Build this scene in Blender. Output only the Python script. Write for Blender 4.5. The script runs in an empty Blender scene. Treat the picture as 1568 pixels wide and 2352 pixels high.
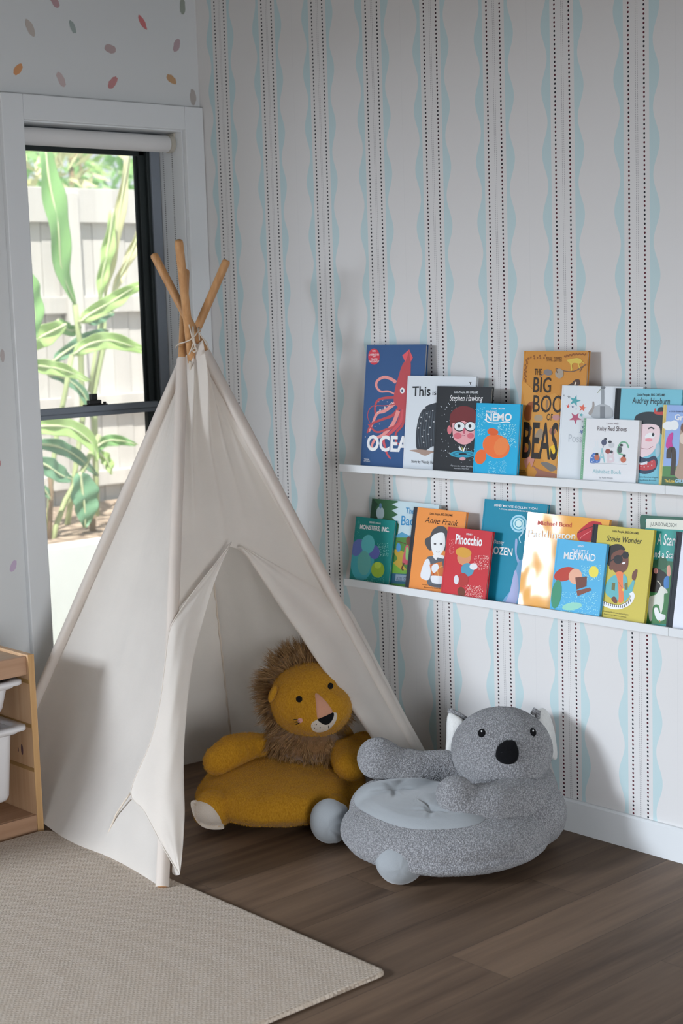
import bpy, bmesh, math, random
from mathutils import Vector, Matrix, noise

random.seed(7)
C = bpy.context.scene.collection
SC = bpy.context.scene

# ------------------------------------------------------------------ camera
CAM = Vector((4.085645883, -3.15966913, 1.41436374))
CR = Vector((0.676382612, 0.735887179, -0.031250935))
CU = Vector((-0.074927429, 0.110953416, 0.990997084))
CW = Vector((-0.732729447, 0.667951644, -0.130185096))
FPX = 3564.3277
cd = bpy.data.cameras.new('camera'); cam = bpy.data.objects.new('camera', cd); C.objects.link(cam)
cam.matrix_world = Matrix(((CR.x, CU.x, -CW.x, CAM.x), (CR.y, CU.y, -CW.y, CAM.y), (CR.z, CU.z, -CW.z, CAM.z), (0, 0, 0, 1)))
cd.sensor_fit = 'HORIZONTAL'; cd.sensor_width = 24.0; cd.lens = FPX / 1568 * 24.0
cd.clip_start = 0.05; cd.clip_end = 100
cd.dof.use_dof = True; cd.dof.focus_distance = 4.05; cd.dof.aperture_fstop = 4.0
SC.camera = cam

# ------------------------------------------------------------------ light
W = bpy.data.worlds.new('sky'); SC.world = W; W.use_nodes = True
bg = W.node_tree.nodes['Background']; bg.inputs[0].default_value = (0.86, 0.92, 1.0, 1); bg.inputs[1].default_value = 1.6
sd = bpy.data.lights.new('sun', 'SUN'); sd.energy = 12.5; sd.angle = 0.01; sd.color = (1, .95, .86)
so = bpy.data.objects.new('sun', sd); C.objects.link(so)
so.rotation_euler = Vector((-0.38, 0.34, -0.86)).to_track_quat('-Z', 'Y').to_euler()

def area(name, loc, target, sx, sy, power, col, spread=180):
    l = bpy.data.lights.new(name, 'AREA'); l.shape = 'RECTANGLE'; l.size = sx; l.size_y = sy
    l.energy = power; l.color = col; l.spread = math.radians(spread)
    o = bpy.data.objects.new(name, l); C.objects.link(o); o.location = loc
    o.rotation_euler = (Vector(target) - Vector(loc)).to_track_quat('-Z', 'Y').to_euler()
    return o
# daylight through the garden doors far behind the camera, then an added fill lamp
area('door_daylight', (-1.0, -7.6, 2.65), (0.7, -0.7, 0.5), 1.5, 1.5, 580, (.80, .89, 1.0))
area('east_fill', (4.85, -2.2, 0.8), (0.0, -.6, 0.3), 1.8, 1.1, 38, (.92, .95, 1.0), 95)  # soft fill added to brighten the tent front and inside; right wall is solid
SC.view_settings.view_transform = 'Standard'; SC.view_settings.look = 'None'
SC.view_settings.exposure = 0.0; SC.view_settings.gamma = 1.0; SC.view_settings.use_curve_mapping = False

# ------------------------------------------------------------------ measuring helpers
def ray(px, py):
    return CW + CR * ((px - 784) / FPX) + CU * (-(py - 1176) / FPX)
def at(px, py, D):
    return CAM + ray(px, py) * D
def hitp(px, py, P, n):
    d = ray(px, py); return CAM + d * ((P - CAM).dot(n) / d.dot(n))
def hx(px, py, x): return hitp(px, py, Vector((x, 0, 0)), Vector((1, 0, 0)))
def hy(px, py, y): return hitp(px, py, Vector((0, y, 0)), Vector((0, 1, 0)))
def V(*a): return Vector(a)
def lerp(a, b, t): return a + (b - a) * t

# ------------------------------------------------------------------ materials
def lin(c): return c / 12.92 if c <= .04045 else ((c + .055) / 1.055) ** 2.4
def hexc(h, g=1.0):
    return tuple(min(.92, lin(int(h[i:i + 2], 16) / 255) * g) for i in (0, 2, 4))
class NT:
    def __init__(s, name):
        s.m = bpy.data.materials.new(name); s.m.use_nodes = True; s.t = s.m.node_tree
        s.b = s.t.nodes['Principled BSDF']
    def n(s, typ, **kw):
        nd = s.t.nodes.new(typ)
        for k, v in kw.items(): setattr(nd, k, v)
        return nd
    def l(s, a, b): s.t.links.new(a, b)
    def set(s, nd, i, v):
        if hasattr(v, 'links') or isinstance(v, bpy.types.NodeSocket): s.l(v, nd.inputs[i])
        else: nd.inputs[i].default_value = v
    def math(s, op, a, b=0.0, c=0.0, clamp=False):
        nd = s.n('ShaderNodeMath', operation=op, use_clamp=clamp)
        s.set(nd, 0, a); s.set(nd, 1, b)
        if op in ('SMOOTHSTEP', 'COMPARE', 'MULTIPLY_ADD', 'WRAP'): s.set(nd, 2, c)
        return nd.outputs[0]
    def mix(s, f, a, b):
        nd = s.n('ShaderNodeMix', data_type='RGBA'); s.set(nd, 0, f)
        for i, v in ((6, a), (7, b)):
            if isinstance(v, tuple): nd.inputs[i].default_value = (*v[:3], 1)
            else: s.l(v, nd.inputs[i])
        return nd.outputs[2]
    def noise(s, vec, scale, detail=3, rough=.5):
        nd = s.n('ShaderNodeTexNoise'); s.l(vec, nd.inputs['Vector']); nd.inputs['Scale'].default_value = scale
        nd.inputs['Detail'].default_value = detail; nd.inputs['Roughness'].default_value = rough
        return nd.outputs[0]
    def pos(s): return s.n('ShaderNodeTexCoord').outputs['Object']
    def xyz(s, v):
        nd = s.n('ShaderNodeSeparateXYZ'); s.l(v, nd.inputs[0]); return nd.outputs
    def scale(s, v, sc):
        nd = s.n('ShaderNodeMapping'); s.l(v, nd.inputs[0]); nd.inputs['Scale'].default_value = sc; return nd.outputs[0]
    def bump(s, h, strength=.3, dist=.002):
        nd = s.n('ShaderNodeBump'); s.l(h, nd.inputs['Height']); nd.inputs['Strength'].default_value = strength
        nd.inputs['Distance'].default_value = dist; s.l(nd.outputs[0], s.b.inputs['Normal'])
    def base(s, c, rough=.5, spec=.5, metal=0):
        if isinstance(c, tuple): s.b.inputs['Base Color'].default_value = (*c[:3], 1)
        else: s.l(c, s.b.inputs['Base Color'])
        s.b.inputs['Roughness'].default_value = rough; s.b.inputs['Specular IOR Level'].default_value = spec
        s.b.inputs['Metallic'].default_value = metal
def plain(name, col, rough=.6, spec=.4, metal=0, bump=None):
    t = NT(name); t.base(col, rough, spec, metal)
    if bump:
        p = t.pos(); t.bump(t.noise(p, bump[0], 3), bump[1], bump[2])
    return t.m
M = {}
_cc = {}
def paper(h, g=1.28, rough=.42):
    k = (h, g, rough)
    if k not in _cc: _cc[k] = plain('printed_' + h, hexc(h, g), rough, .35)
    return _cc[k]

M['wall'] = plain('wall_paint', (.72, .735, .735), .6, .3, bump=(400, .08, .001))
M['trim'] = plain('trim_paint', (.78, .80, .81), .35, .45)
M['ceiling'] = plain('ceiling_paint', (.11, .11, .11), .8, .2)
M['frame_lit'] = plain('window_metal_lit', (.23, .26, .30), .4, .5)  # same charcoal coat as the sash, lightened in colour to look lit
M['sash_dark'] = plain('window_sash_metal', (.022, .03, .03), .45, .4)
M['black'] = plain('black_plastic', (.012, .012, .012), .4, .5)

def wallpaper():
    t = NT('striped_wallpaper'); p = t.pos(); x, _, z = t.xyz(p)
    S = .23; X0 = .11947
    u = t.math('SUBTRACT', t.math('WRAP', t.math('SUBTRACT', x, X0), S / 2, -S / 2), 0.0)
    # WRAP(value,max,min)
    au = t.math('ABSOLUTE', u)
    ph = t.math('MULTIPLY', t.math('SUBTRACT', z, 1.9515), 2 * math.pi / .160217)
    cs = t.math('COSINE', ph)
    outer = t.math('MULTIPLY_ADD', cs, .0097, .0590)
    inb = t.math('MULTIPLY', t.math('GREATER_THAN', au, .0385), t.math('LESS_THAN', au, outer))
    # dots
    rowf = t.math('DIVIDE', z, .01082)
    fr = t.math('SUBTRACT', t.math('FRACT', rowf), .5)
    dz = t.math('MULTIPLY', fr, .01082); dx = t.math('SUBTRACT', au, .0232)
    r = t.math('SQRT', t.math('ADD', t.math('POWER', dx, 2.0), t.math('POWER', dz, 2.0)))
    dot = t.math('LESS_THAN', r, .0029)
    wn = t.n('ShaderNodeTexWhiteNoise', noise_dimensions='2D')
    cmb = t.n('ShaderNodeCombineXYZ'); t.l(t.math('FLOOR', rowf), cmb.inputs[0])
    t.l(t.math('SIGN', u), cmb.inputs[1]); t.l(cmb.outputs[0], wn.inputs['Vector'])
    xr = t.math('SUBTRACT', x, .8, clamp=False)
    redness = t.math('MULTIPLY', t.math('GREATER_THAN', wn.outputs[0], .45), t.math('MULTIPLY', xr, 1.2, clamp=True))
    dcol = t.mix(redness, (.014, .013, .02), (.10, .012, .022))
    # dashes
    f2 = t.math('FRACT', t.math('DIVIDE', z, .0054))
    dd = t.math('ABSOLUTE', t.math('SUBTRACT', t.math('ABSOLUTE', t.math('SUBTRACT', u, .0011)), .0028))
    dash = t.math('MULTIPLY', t.math('LESS_THAN', dd, .00042), t.math('LESS_THAN', f2, .68))
    n1 = t.noise(p, 6, 4)
    blue = t.mix(n1, (.54, .685, .695), (.555, .695, .72))
    c = t.mix(inb, (.745, .73, .72), blue)
    c = t.mix(dash, c, (.13, .12, .13)); c = t.mix(dot, c, dcol)
    seam = t.math('LESS_THAN', t.math('ABSOLUTE', t.math('SUBTRACT', t.math('WRAP', t.math('SUBTRACT', x, .4645), .23, -.23), 0.0)), .0004)
    c = t.mix(t.math('MULTIPLY', seam, .25), c, (.5, .5, .5))
    t.base(c, .62, .25); t.bump(t.noise(p, 900, 2), .08, .0008)
    return t.m
M['wallpaper'] = wallpaper()

def floorwood():
    t = NT('oak_plank_floor'); p = t.pos(); x, y, z = t.xyz(p)
    Wd = .1745; L = 1.22
    rx = t.math('DIVIDE', t.math('SUBTRACT', x, 1.825 - 20 * Wd), Wd)
    row = t.math('FLOOR', rx)
    off = t.math('FRACT', t.math('MULTIPLY', t.math('SUBTRACT', row, 20.0), .381))
    ry = t.math('ADD', t.math('DIVIDE', t.math('ADD', y, .818 + 10 * L), L), off)
    cell = t.math('FLOOR', ry)
    cmb = t.n('ShaderNodeCombineXYZ'); t.l(row, cmb.inputs[0]); t.l(cell, cmb.inputs[1])
    wn = t.n('ShaderNodeTexWhiteNoise', noise_dimensions='2D'); t.l(cmb.outputs[0], wn.inputs['Vector'])
    rnd = wn.outputs[0]
    # grain coordinates shifted per plank
    add = t.n('ShaderNodeVectorMath', operation='MULTIPLY_ADD')
    t.l(wn.outputs[1], add.inputs[0]); add.inputs[1].default_value = (7, 7, 7); t.l(p, add.inputs[2])
    g1 = t.noise(t.scale(add.outputs[0], (26, 1.6, 1)), 1.0, 5, .6)
    g2 = t.noise(t.scale(add.outputs[0], (260, 7, 1)), 1.0, 3, .6)
    g3 = t.noise(t.scale(add.outputs[0], (7, .9, 1)), 1.0, 3, .5)
    rr = t.n('ShaderNodeValToRGB'); t.l(g1, rr.inputs[0]); e = rr.color_ramp.elements
    e[0].position = .32; e[0].color = (.075, .046, .030, 1); e[1].position = .70; e[1].color = (.215, .138, .088, 1)
    c = t.mix(t.math('MULTIPLY', g2, .55), rr.outputs[0], (.085, .053, .036))
    c = t.mix(t.math('MULTIPLY', t.math('SUBTRACT', g3, .35, clamp=True), 1.3, clamp=True), c, (.25, .165, .108))
    hsv = t.n('ShaderNodeHueSaturation'); t.l(c, hsv.inputs['Color']); t.l(t.math('MULTIPLY_ADD', rnd, .34, .80), hsv.inputs['Value'])
    fx = t.math('ABSOLUTE', t.math('SUBTRACT', t.math('FRACT', rx), .5)); fy = t.math('ABSOLUTE', t.math('SUBTRACT', t.math('FRACT', ry), .5))
    ln = t.math('MAXIMUM', t.math('GREATER_THAN', fx, .4945), t.math('GREATER_THAN', fy, .4993))
    c = t.mix(t.math('MULTIPLY', ln, .55), hsv.outputs[0], (.035, .024, .018))
    t.base(c, .5, .2)
    h = t.math('ADD', t.math('MULTIPLY', g2, .5), t.math('MULTIPLY', ln, -1.0))
    t.bump(h, .25, .0008)
    return t.m
M['floor'] = floorwood()

def pine(name, c1, c2, axis='x', scale=1.0, knots=False):
    t = NT(name); p = t.pos()
    sc = {'x': (2, 45, 45), 'y': (45, 2, 45), 'z': (45, 45, 2)}[axis]
    g = t.noise(t.scale(p, tuple(a * scale for a in sc)), 1.0, 4, .55)
    g2 = t.noise(t.scale(p, tuple(a * scale * 5 for a in sc)), 1.0, 2, .5)
    c = t.mix(t.math('MULTIPLY', t.math('SUBTRACT', g, .33, clamp=True), 2.6, clamp=True), c1, c2)
    c = t.mix(t.math('MULTIPLY', g2, .3), c, c2)
    t.base(c, .5, .35); t.bump(g, .12, .0006)
    return t.m
M['pine_x'] = pine('pine_panel', (.60, .40, .24), (.48, .29, .16), 'z')
M['pine_edge'] = pine('pine_edge', (.60, .37, .17), (.47, .27, .11), 'z')
M['pine_y'] = pine('pine_rail', (.50, .31, .195), (.36, .205, .12), 'y')
M['pole'] = pine('pole_wood', (.60, .33, .145), (.42, .20, .075), 'z', 1.6)

def fabric(name, col, weave=900, transl=0.0, rough=.9, var=.06, bump=.25):
    t = NT(name); p = t.pos()
    w1 = t.noise(t.scale(p, (weave, weave, weave * .12)), 1, 2); w2 = t.noise(t.scale(p, (weave * .12, weave * .12, weave)), 1, 2)
    w = t.math('ADD', w1, w2)
    n = t.noise(p, 9, 4)
    c2 = tuple(v * (1 - var * 2) for v in col)
    c = t.mix(n, col, c2); c = t.mix(t.math('MULTIPLY', w2, .12), c, tuple(v * .7 for v in col))
    t.base(c, rough, .15); t.bump(w, bump, .0008)
    t.b.inputs['Sheen Weight'].default_value = .15
    if transl:
        tr = t.n('ShaderNodeBsdfTranslucent'); t.l(c, tr.inputs[0])
        mx = t.n('ShaderNodeMixShader'); mx.inputs[0].default_value = transl
        t.l(t.b.outputs[0], mx.inputs[1]); t.l(tr.outputs[0], mx.inputs[2])
        t.l(mx.outputs[0], t.t.nodes['Material Output'].inputs[0])
    return t.m
M['canvas'] = fabric('cotton_canvas', (.91, .85, .78), 700, .40)
M['cord'] = fabric('cotton_cord', (.66, .57, .47), 1500)
M['brass'] = plain('brass_eyelet', (.20, .15, .10), .35, .5, .9)

def plush(name, c1, c2, sc=260, bump=.6, dist=.004, kind='noise', sheen=.4):
    t = NT(name); p = t.pos()
    if kind == 'noise':
        h = t.noise(t.scale(p, (1, 1, .55)), sc, 4, .65); big = t.noise(p, 14, 3)
        c = t.mix(t.math('MULTIPLY', t.math('SUBTRACT', h, .3, clamp=True), 2.4, clamp=True), c2, c1)
        c = t.mix(t.math('MULTIPLY', big, .35), c, c2)
    else:
        v = t.n('ShaderNodeTexVoronoi', feature='F1'); nz = t.n('ShaderNodeTexNoise'); t.l(p, nz.inputs['Vector']); nz.inputs['Scale'].default_value = 120
        ad = t.n('ShaderNodeVectorMath', operation='MULTIPLY_ADD'); t.l(nz.outputs[1], ad.inputs[0]); ad.inputs[1].default_value = (.008, .008, .008); t.l(p, ad.inputs[2])
        t.l(ad.outputs[0], v.inputs['Vector']); v.inputs['Scale'].default_value = sc
        h = t.math('SUBTRACT', 1.0, v.outputs[0])
        c = t.mix(t.math('MULTIPLY', t.math('SUBTRACT', h, .35, clamp=True), 2.1, clamp=True), c2, c1)
    t.base(c, .95, .1); t.b.inputs['Sheen Weight'].default_value = sheen; t.bump(h, bump, dist)
    return t.m
M['lion_fur'] = plush('mustard_plush', (.60, .31, .026), (.34, .15, .008), sheen=.1)
M['lion_mane'] = plush('mane_fur', (.30, .165, .07), (.17, .08, .028), 500)
M['lion_cream'] = plush('cream_felt', (.62, .55, .47), (.52, .45, .38), 600, .2, .001)
M['lion_pink'] = plush('blush_felt', (.55, .27, .17), (.50, .24, .15), 600, .2, .001)
M['cheek'] = plush('pink_stitching', (.62, .30, .27), (.55, .27, .24), 600, .2, .001)
M['koala_fur'] = plush('grey_boucle', (.44, .44, .455), (.20, .20, .21), 260, .9, .004, 'vor')
M['koala_pad'] = plush('pale_grey_velour', (.335, .355, .37), (.29, .31, .325), 700, .25, .001)
M['koala_ear'] = plush('white_plush', (.78, .78, .76), (.66, .66, .64), 300, .4, .003)
M['felt_black'] = plush('black_felt', (.008, .008, .009), (.004, .004, .005), 700, .2, .001, sheen=.05)
M['white_eye'] = plain('white_highlight', (.8, .8, .8), .3)

# ------------------------------------------------------------------ object helpers
def link(o): C.objects.link(o); return o
def thing(name, label, cat, loc=(0, 0, 0), group=None):
    o = bpy.data.objects.new(name, None); link(o); o.location = loc; o.empty_display_size = .05
    tag(o, label, cat, group); return o
def tag(o, label, cat, group=None, kind=None):
    o['label'] = label; o['category'] = cat
    if group: o['group'] = group
    if kind: o['kind'] = kind
    return o
def put(o, parent):
    if parent:
        o.parent = parent
        m = Matrix.Identity(4); q = parent
        m = wm(parent); o.matrix_parent_inverse = m.inverted()
def wm(o):
    m = Matrix.LocRotScale(o.location, o.rotation_euler, o.scale)
    if o.parent: m = wm(o.parent) @ o.matrix_parent_inverse @ m
    return m
class MB:
    def __init__(s): s.v = []; s.f = []; s.mi = []; s.mats = []
    def midx(s, m):
        if m not in s.mats: s.mats.append(m)
        return s.mats.index(m)
    def add(s, vs, fs, m=None):
        o = len(s.v); s.v += [tuple(v) for v in vs]; i = s.midx(m) if m else 0
        for f in fs: s.f.append([a + o for a in f]); s.mi.append(i)
    def box(s, a, b, m=None, T=None):
        x0, y0, z0 = a; x1, y1, z1 = b
        vs = [Vector((x, y, z)) for x in (x0, x1) for y in (y0, y1) for z in (z0, z1)]
        if T: vs = [T @ v for v in vs]
        s.add(vs, [(0, 1, 3, 2), (4, 6, 7, 5), (0, 4, 5, 1), (2, 3, 7, 6), (0, 2, 6, 4), (1, 5, 7, 3)], m)
    def tube(s, pts, r, n=10, m=None, cap=True, flat=1.0, flatdir=None):
        pts = [Vector(p) for p in pts]; k = len(pts)
        rs = r if isinstance(r, (list, tuple)) else [r] * k
        vs = []; fs = []; prev = None
        for i, p in enumerate(pts):
            t = (pts[min(i + 1, k - 1)] - pts[max(i - 1, 0)]).normalized()
            if prev is None:
                a = flatdir.copy() if flatdir else (Vector((0, 0, 1)) if abs(t.z) < .9 else Vector((1, 0, 0)))
            else: a = prev
            a = (a - t * a.dot(t)).normalized(); b = t.cross(a); prev = a
            for j in range(n):
                th = 2 * math.pi * j / n
                vs.append(p + (a * math.cos(th) * flat + b * math.sin(th)) * rs[i])
        for i in range(k - 1):
            for j in range(n):
                fs.append((i * n + j, i * n + (j + 1) % n, (i + 1) * n + (j + 1) % n, (i + 1) * n + j))
        if cap: fs += [tuple(range(n))[::-1], tuple(range((k - 1) * n, k * n))]
        s.add(vs, fs, m)
    def grid(s, rows, m=None, closed=False):
        n = len(rows[0]); vs = [p for r in rows for p in r]; fs = []
        for i in range(len(rows) - 1):
            for j in range(n - 1 + (1 if closed else 0)):
                fs.append((i * n + j, i * n + (j + 1) % n, (i + 1) * n + (j + 1) % n, (i + 1) * n + j))
        s.add(vs, fs, m)
    def build(s, name, m=None, parent=None, smooth=False, bevel=0, solid=0, sub=0, kind=None, local=False, segs=2, offset=0):
        me = bpy.data.meshes.new(name); me.from_pydata(s.v, [], s.f)
        mats = s.mats if s.mats else [m]
        for x in mats: me.materials.append(x or m)
        if s.mats: me.polygons.foreach_set('material_index', s.mi)
        me.update()
        bm = bmesh.new(); bm.from_mesh(me); bmesh.ops.recalc_face_normals(bm, faces=bm.faces); bm.to_mesh(me); bm.free()
        o = bpy.data.objects.new(name, me); link(o)
        if smooth: me.polygons.foreach_set('use_smooth', [True] * len(me.polygons))
        if solid:
            md = o.modifiers.new('s', 'SOLIDIFY'); md.thickness = solid; md.offset = offset
        if bevel:
            md = o.modifiers.new('b', 'BEVEL'); md.width = bevel; md.segments = segs; md.limit_method = 'ANGLE'; md.angle_limit = .6
            md.harden_normals = False
        if sub:
            md = o.modifiers.new('u', 'SUBSURF'); md.levels = sub; md.render_levels = sub
        if parent:
            if local: o.parent = parent
            else: put(o, parent)
        if kind: o['kind'] = kind
        return o
def boxobj(name, a, b, m, parent=None, bevel=0.002, kind=None):
    mb = MB(); mb.box(a, b); return mb.build(name, m, parent, bevel=bevel, kind=kind)

# ------------------------------------------------------------------ room shell
TH = .16
# window wall (x = 0) with the visible window and the twin window behind the toy unit
WY0, WY1, WZ0, WZ1 = -.667, -.075, .27, 1.995
mb = MB()
segs = [(-1.9, -1.82), (-1.37, WY0), (WY1, 0)]
for a, b in segs: mb.box((-TH, a, 0), (0, b, 2.62))
for a, b in ((-1.82, -1.37), (WY0, WY1)):
    mb.box((-TH, a, 0), (0, b, WZ0)); mb.box((-TH, a, WZ1), (0, b, 2.62))
wl = mb.build('wall_left', M['wall'], kind='structure')
# printed confetti of the wall covering, part of the wall surface
def decal_mesh():
    mb = MB()
    spots = [(-.6173, 2.2636, 'a89f98', .030, .012, 62), (-.4691, 2.2799, '8c9692', .024, .009, 66), (-.2107, 2.3185, 'b56a6c', .029, .009, 55),
             (-.0514, 2.3824, '868c82', .030, .011, 92), (-.3365, 2.2271, 'a3908f', .026, .013, 0), (-.0816, 2.2591, 'a38f93', .026, .012, -62),
             (-.6664, 2.1402, 'c08a60', .024, .011, -48), (-.5197, 2.1224, 'b3a2a0', .029, .012, 62), (-.3335, 2.1258, 'b07c7c', .028, .012, -48),
             (-.1084, 2.1526, 'ad8a68', .025, .012, 30), (-.0252, 2.1021, '9f9893', .030, .012, 90), (-.5279, 2.3499, 'a8898c', .026, .012, 55),
             (-.7709 - .004, 1.3059, 'a9a19f', .022, .008, 90), (-.7764 - .004, .6743, 'b2a0b6', .022, .010, -60),
             (-.84, 1.62, 'a9a19f', .026, .011, 40), (-.82, .98, 'b07c7c', .026, .011, -40), (-.88, 1.9, '8c9692', .026, .011, 70),
             (-1.0, 1.5, 'ad8a68', .026, .011, 20), (-.95, 2.2, 'b56a6c', .026, .011, -30), (-1.1, 1.9, 'a38f93', .026, .011, 60)]
    for k, (y, z, c, ra, rb, ang) in enumerate(spots):
        rnd = random.Random(k); a = math.radians(-ang); vs = []
        N = 20
        for i in range(N):
            th = 2 * math.pi * i / N; rr = 1 + .10 * rnd.uniform(-1, 1)
            u = math.cos(th) * ra * rr * .85; v = math.sin(th) * rb * rr
            vs.append((.0008, y + u * math.cos(a) - v * math.sin(a), z + u * math.sin(a) + v * math.cos(a)))
        mb.add(vs, [tuple(range(N))], paper(c, 1.35, .6))
    return mb
dm = decal_mesh().build('printed_confetti', None, wl)
boxobj('wall_back', (0, 0, 0), (5.2, .12, 2.62), M['wallpaper'], bevel=0, kind='structure')
boxobj('wall_right', (4.9, -4.8, 0), (5.02, 0, 2.62), M['wall'], bevel=0, kind='structure')
# the room widens past the corner and opens to the garden doors behind the camera
mb = MB(); mb.box((-3.2, -2.02, 0), (0, -1.9, 2.62)); mb.build('wall_alcove', M['wall'], kind='structure')
mb = MB(); mb.box((-3.32, -4.8, 0), (-3.2, -1.9, 2.62)); mb.build('wall_far_left', M['wall'], kind='structure')
mb = MB(); mb.box((-3.2, -4.8, 2.05), (4.9, -4.68, 2.62)); mb.box((2.75, -4.8, 0), (4.9, -4.68, 2.05)); mb.box((-3.2, -4.8, 0), (-2.6, -4.68, 2.05))
mb.build('wall_front', M['wall'], kind='structure')
mb = MB(); mb.box((-.14, -4.9, -.05), (5.1, .1, 0)); mb.box((-3.3, -4.9, -.05), (-.14, -1.95, 0)); mb.build('floor', M['floor'], kind='structure')
mb = MB(); mb.box((-.16, -4.9, 2.60), (5.1, .12, 2.75)); mb.box((-3.3, -4.9, 2.60), (-.16, -1.95, 2.75)); mb.build('ceiling', M['ceiling'], kind='structure')
# skirting along the papered wall
mb = MB(); prof = [(0, 0), (0, .088), (-.008, .088), (-.013, .083), (-.014, .0)]
vs = []
for x in (0.0, 4.9):
    for y, z in prof: vs.append((x, y - .0005, z))
n = len(prof); mb.add(vs, [(i, (i + 1) % n, n + (i + 1) % n, n + i) for i in range(n)] + [tuple(range(n)), tuple(range(n, 2 * n))])
mb.build('baseboard_back', M['trim'], kind='structure')
boxobj('baseboard_left', (0.0005, -1.9, 0), (.014, -.76, .088), M['trim'], bevel=.002, kind='structure')

# window 1 : architrave, reveal, frame, sashes, glass
win = bpy.data.objects.new('window_1', None); link(win); win.location = (0, -.37, WZ0); win['kind'] = 'structure'
def wpart(name, boxes, m, bevel=.002):
    mb = MB()
    for a, b in boxes: mb.box(a, b)
    return mb.build(name, m, win, bevel=bevel)
TO = .020
wpart('architrave', [((.0005, WY0 - .074, .24), (TO, WY0, WZ1 + .074)), ((.0005, WY0, WZ1), (TO, WY1, WZ1 + .074)),
                     ((.0005, WY1, .24), (TO, -.002, WZ1 + .074)), ((.0005, WY0, .25), (TO, WY1, WZ0 - .004))], M['trim'], .003)
wpart('reveal', [((-.121, WY0 - .001, WZ0), (.001, WY0 + .004, WZ1)), ((-.121, WY1 - .004, WZ0), (.001, WY1 + .001, WZ1)),
                 ((-.121, WY0, WZ1 - .004), (.001, WY1, WZ1 + .001)), ((-.121, WY0, WZ0 - .001), (.03, WY1, WZ0 + .012))], M['trim'], .0015)
fy0, fy1, fz0, fz1 = WY0 + .004, WY1 - .004, WZ0 + .012, WZ1 - .004
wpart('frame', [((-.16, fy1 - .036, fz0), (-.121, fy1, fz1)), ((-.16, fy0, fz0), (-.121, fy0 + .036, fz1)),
                ((-.16, fy0, fz1 - .035), (-.121, fy1, fz1)), ((-.16, fy0, fz0), (-.121, fy1, fz0 + .04))], M['frame_lit'], .002)
sy0, sy1 = fy0 + .036, fy1 - .036
wpart('upper_sash', [((-.158, sy1 - .012, 1.1), (-.128, sy1, fz1 - .035)), ((-.160, sy1 - .036, 1.1), (-.140, sy1 - .012, fz1 - .035)), ((-.158, sy1 - .046, 1.1), (-.150, sy1 - .036, fz1 - .035)),
                     ((-.158, sy0, 1.1), (-.128, sy0 + .046, fz1 - .035)),
                     ((-.158, sy0, 1.925), (-.14, sy1, fz1 - .03))], M['sash_dark'], .0015)
wpart('lower_sash', [((-.160, sy1 - .046, fz0 + .03), (-.140, sy1 - .006, 1.1)), ((-.160, sy0 + .006, fz0 + .03), (-.140, sy0 + .046, 1.1)),
                     ((-.158, sy0, fz0 + .03), (-.135, sy1, fz0 + .08))], M['sash_dark'], .0015)
wpart('meeting_rail', [((-.155, sy0, 1.109), (-.128, sy1, 1.129)), ((-.158, sy0, 1.094), (-.136, sy1, 1.109))], M['frame_lit'], .003)
wpart('latch', [((-.155, -.405, 1.129), (-.130, -.322, 1.133)), ((-.150, -.392, 1.133), (-.134, -.344, 1.146)), ((-.148, -.383, 1.146), (-.136, -.358, 1.166)), ((-.138, -.338, 1.133), (-.133, -.326, 1.139))], M['black'], .002)
gl = NT('window_glass'); gl.base((1, 1, 1), .0, .5); gl.b.inputs['Transmission Weight'].default_value = 1.0; gl.b.inputs['IOR'].default_value = 1.01
trn = gl.n('ShaderNodeBsdfTransparent'); trn.inputs[0].default_value = (.97, .975, .97, 1); gsy = gl.n('ShaderNodeBsdfGlossy'); gsy.inputs['Roughness'].default_value = .02
mx = gl.n('ShaderNodeMixShader'); fr_ = gl.n('ShaderNodeFresnel'); fr_.inputs[0].default_value = 1.35; gl.l(fr_.outputs[0], mx.inputs[0]); gl.l(trn.outputs[0], mx.inputs[1]); gl.l(gsy.outputs[0], mx.inputs[2])
gl.l(mx.outputs[0], gl.t.nodes['Material Output'].inputs[0]); M['glass'] = gl.m
wpart('pane', [((-.1565, sy0, 1.1), (-.1535, sy1, 1.93))], M['glass'], 0)
wpart('pane', [((-.1565, sy0, fz0 + .05), (-.1535, sy1, 1.1))], M['glass'], 0)
# insect screen: a fine see-through mesh
ins = NT('insect_screen'); tr2 = ins.n('ShaderNodeBsdfTransparent'); df = ins.n('ShaderNodeBsdfDiffuse'); df.inputs[0].default_value = (.55, .57, .57, 1)
mx2 = ins.n('ShaderNodeMixShader'); p_ = ins.pos(); x_, y_, z_ = ins.xyz(p_)
ga = ins.math('GREATER_THAN', ins.math('FRACT', ins.math('DIVIDE', y_, .0023)), .84); gb = ins.math('GREATER_THAN', ins.math('FRACT', ins.math('DIVIDE', z_, .0023)), .84)
ins.l(ins.math('MAXIMUM', ga, gb), mx2.inputs[0]); ins.l(tr2.outputs[0], mx2.inputs[1]); ins.l(df.outputs[0], mx2.inputs[2]); ins.l(mx2.outputs[0], ins.t.nodes['Material Output'].inputs[0])
wpart('insect_screen', [((-.1735, sy0, fz0 + .03), (-.1730, sy1, 1.94))], ins.m, 0)

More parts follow.
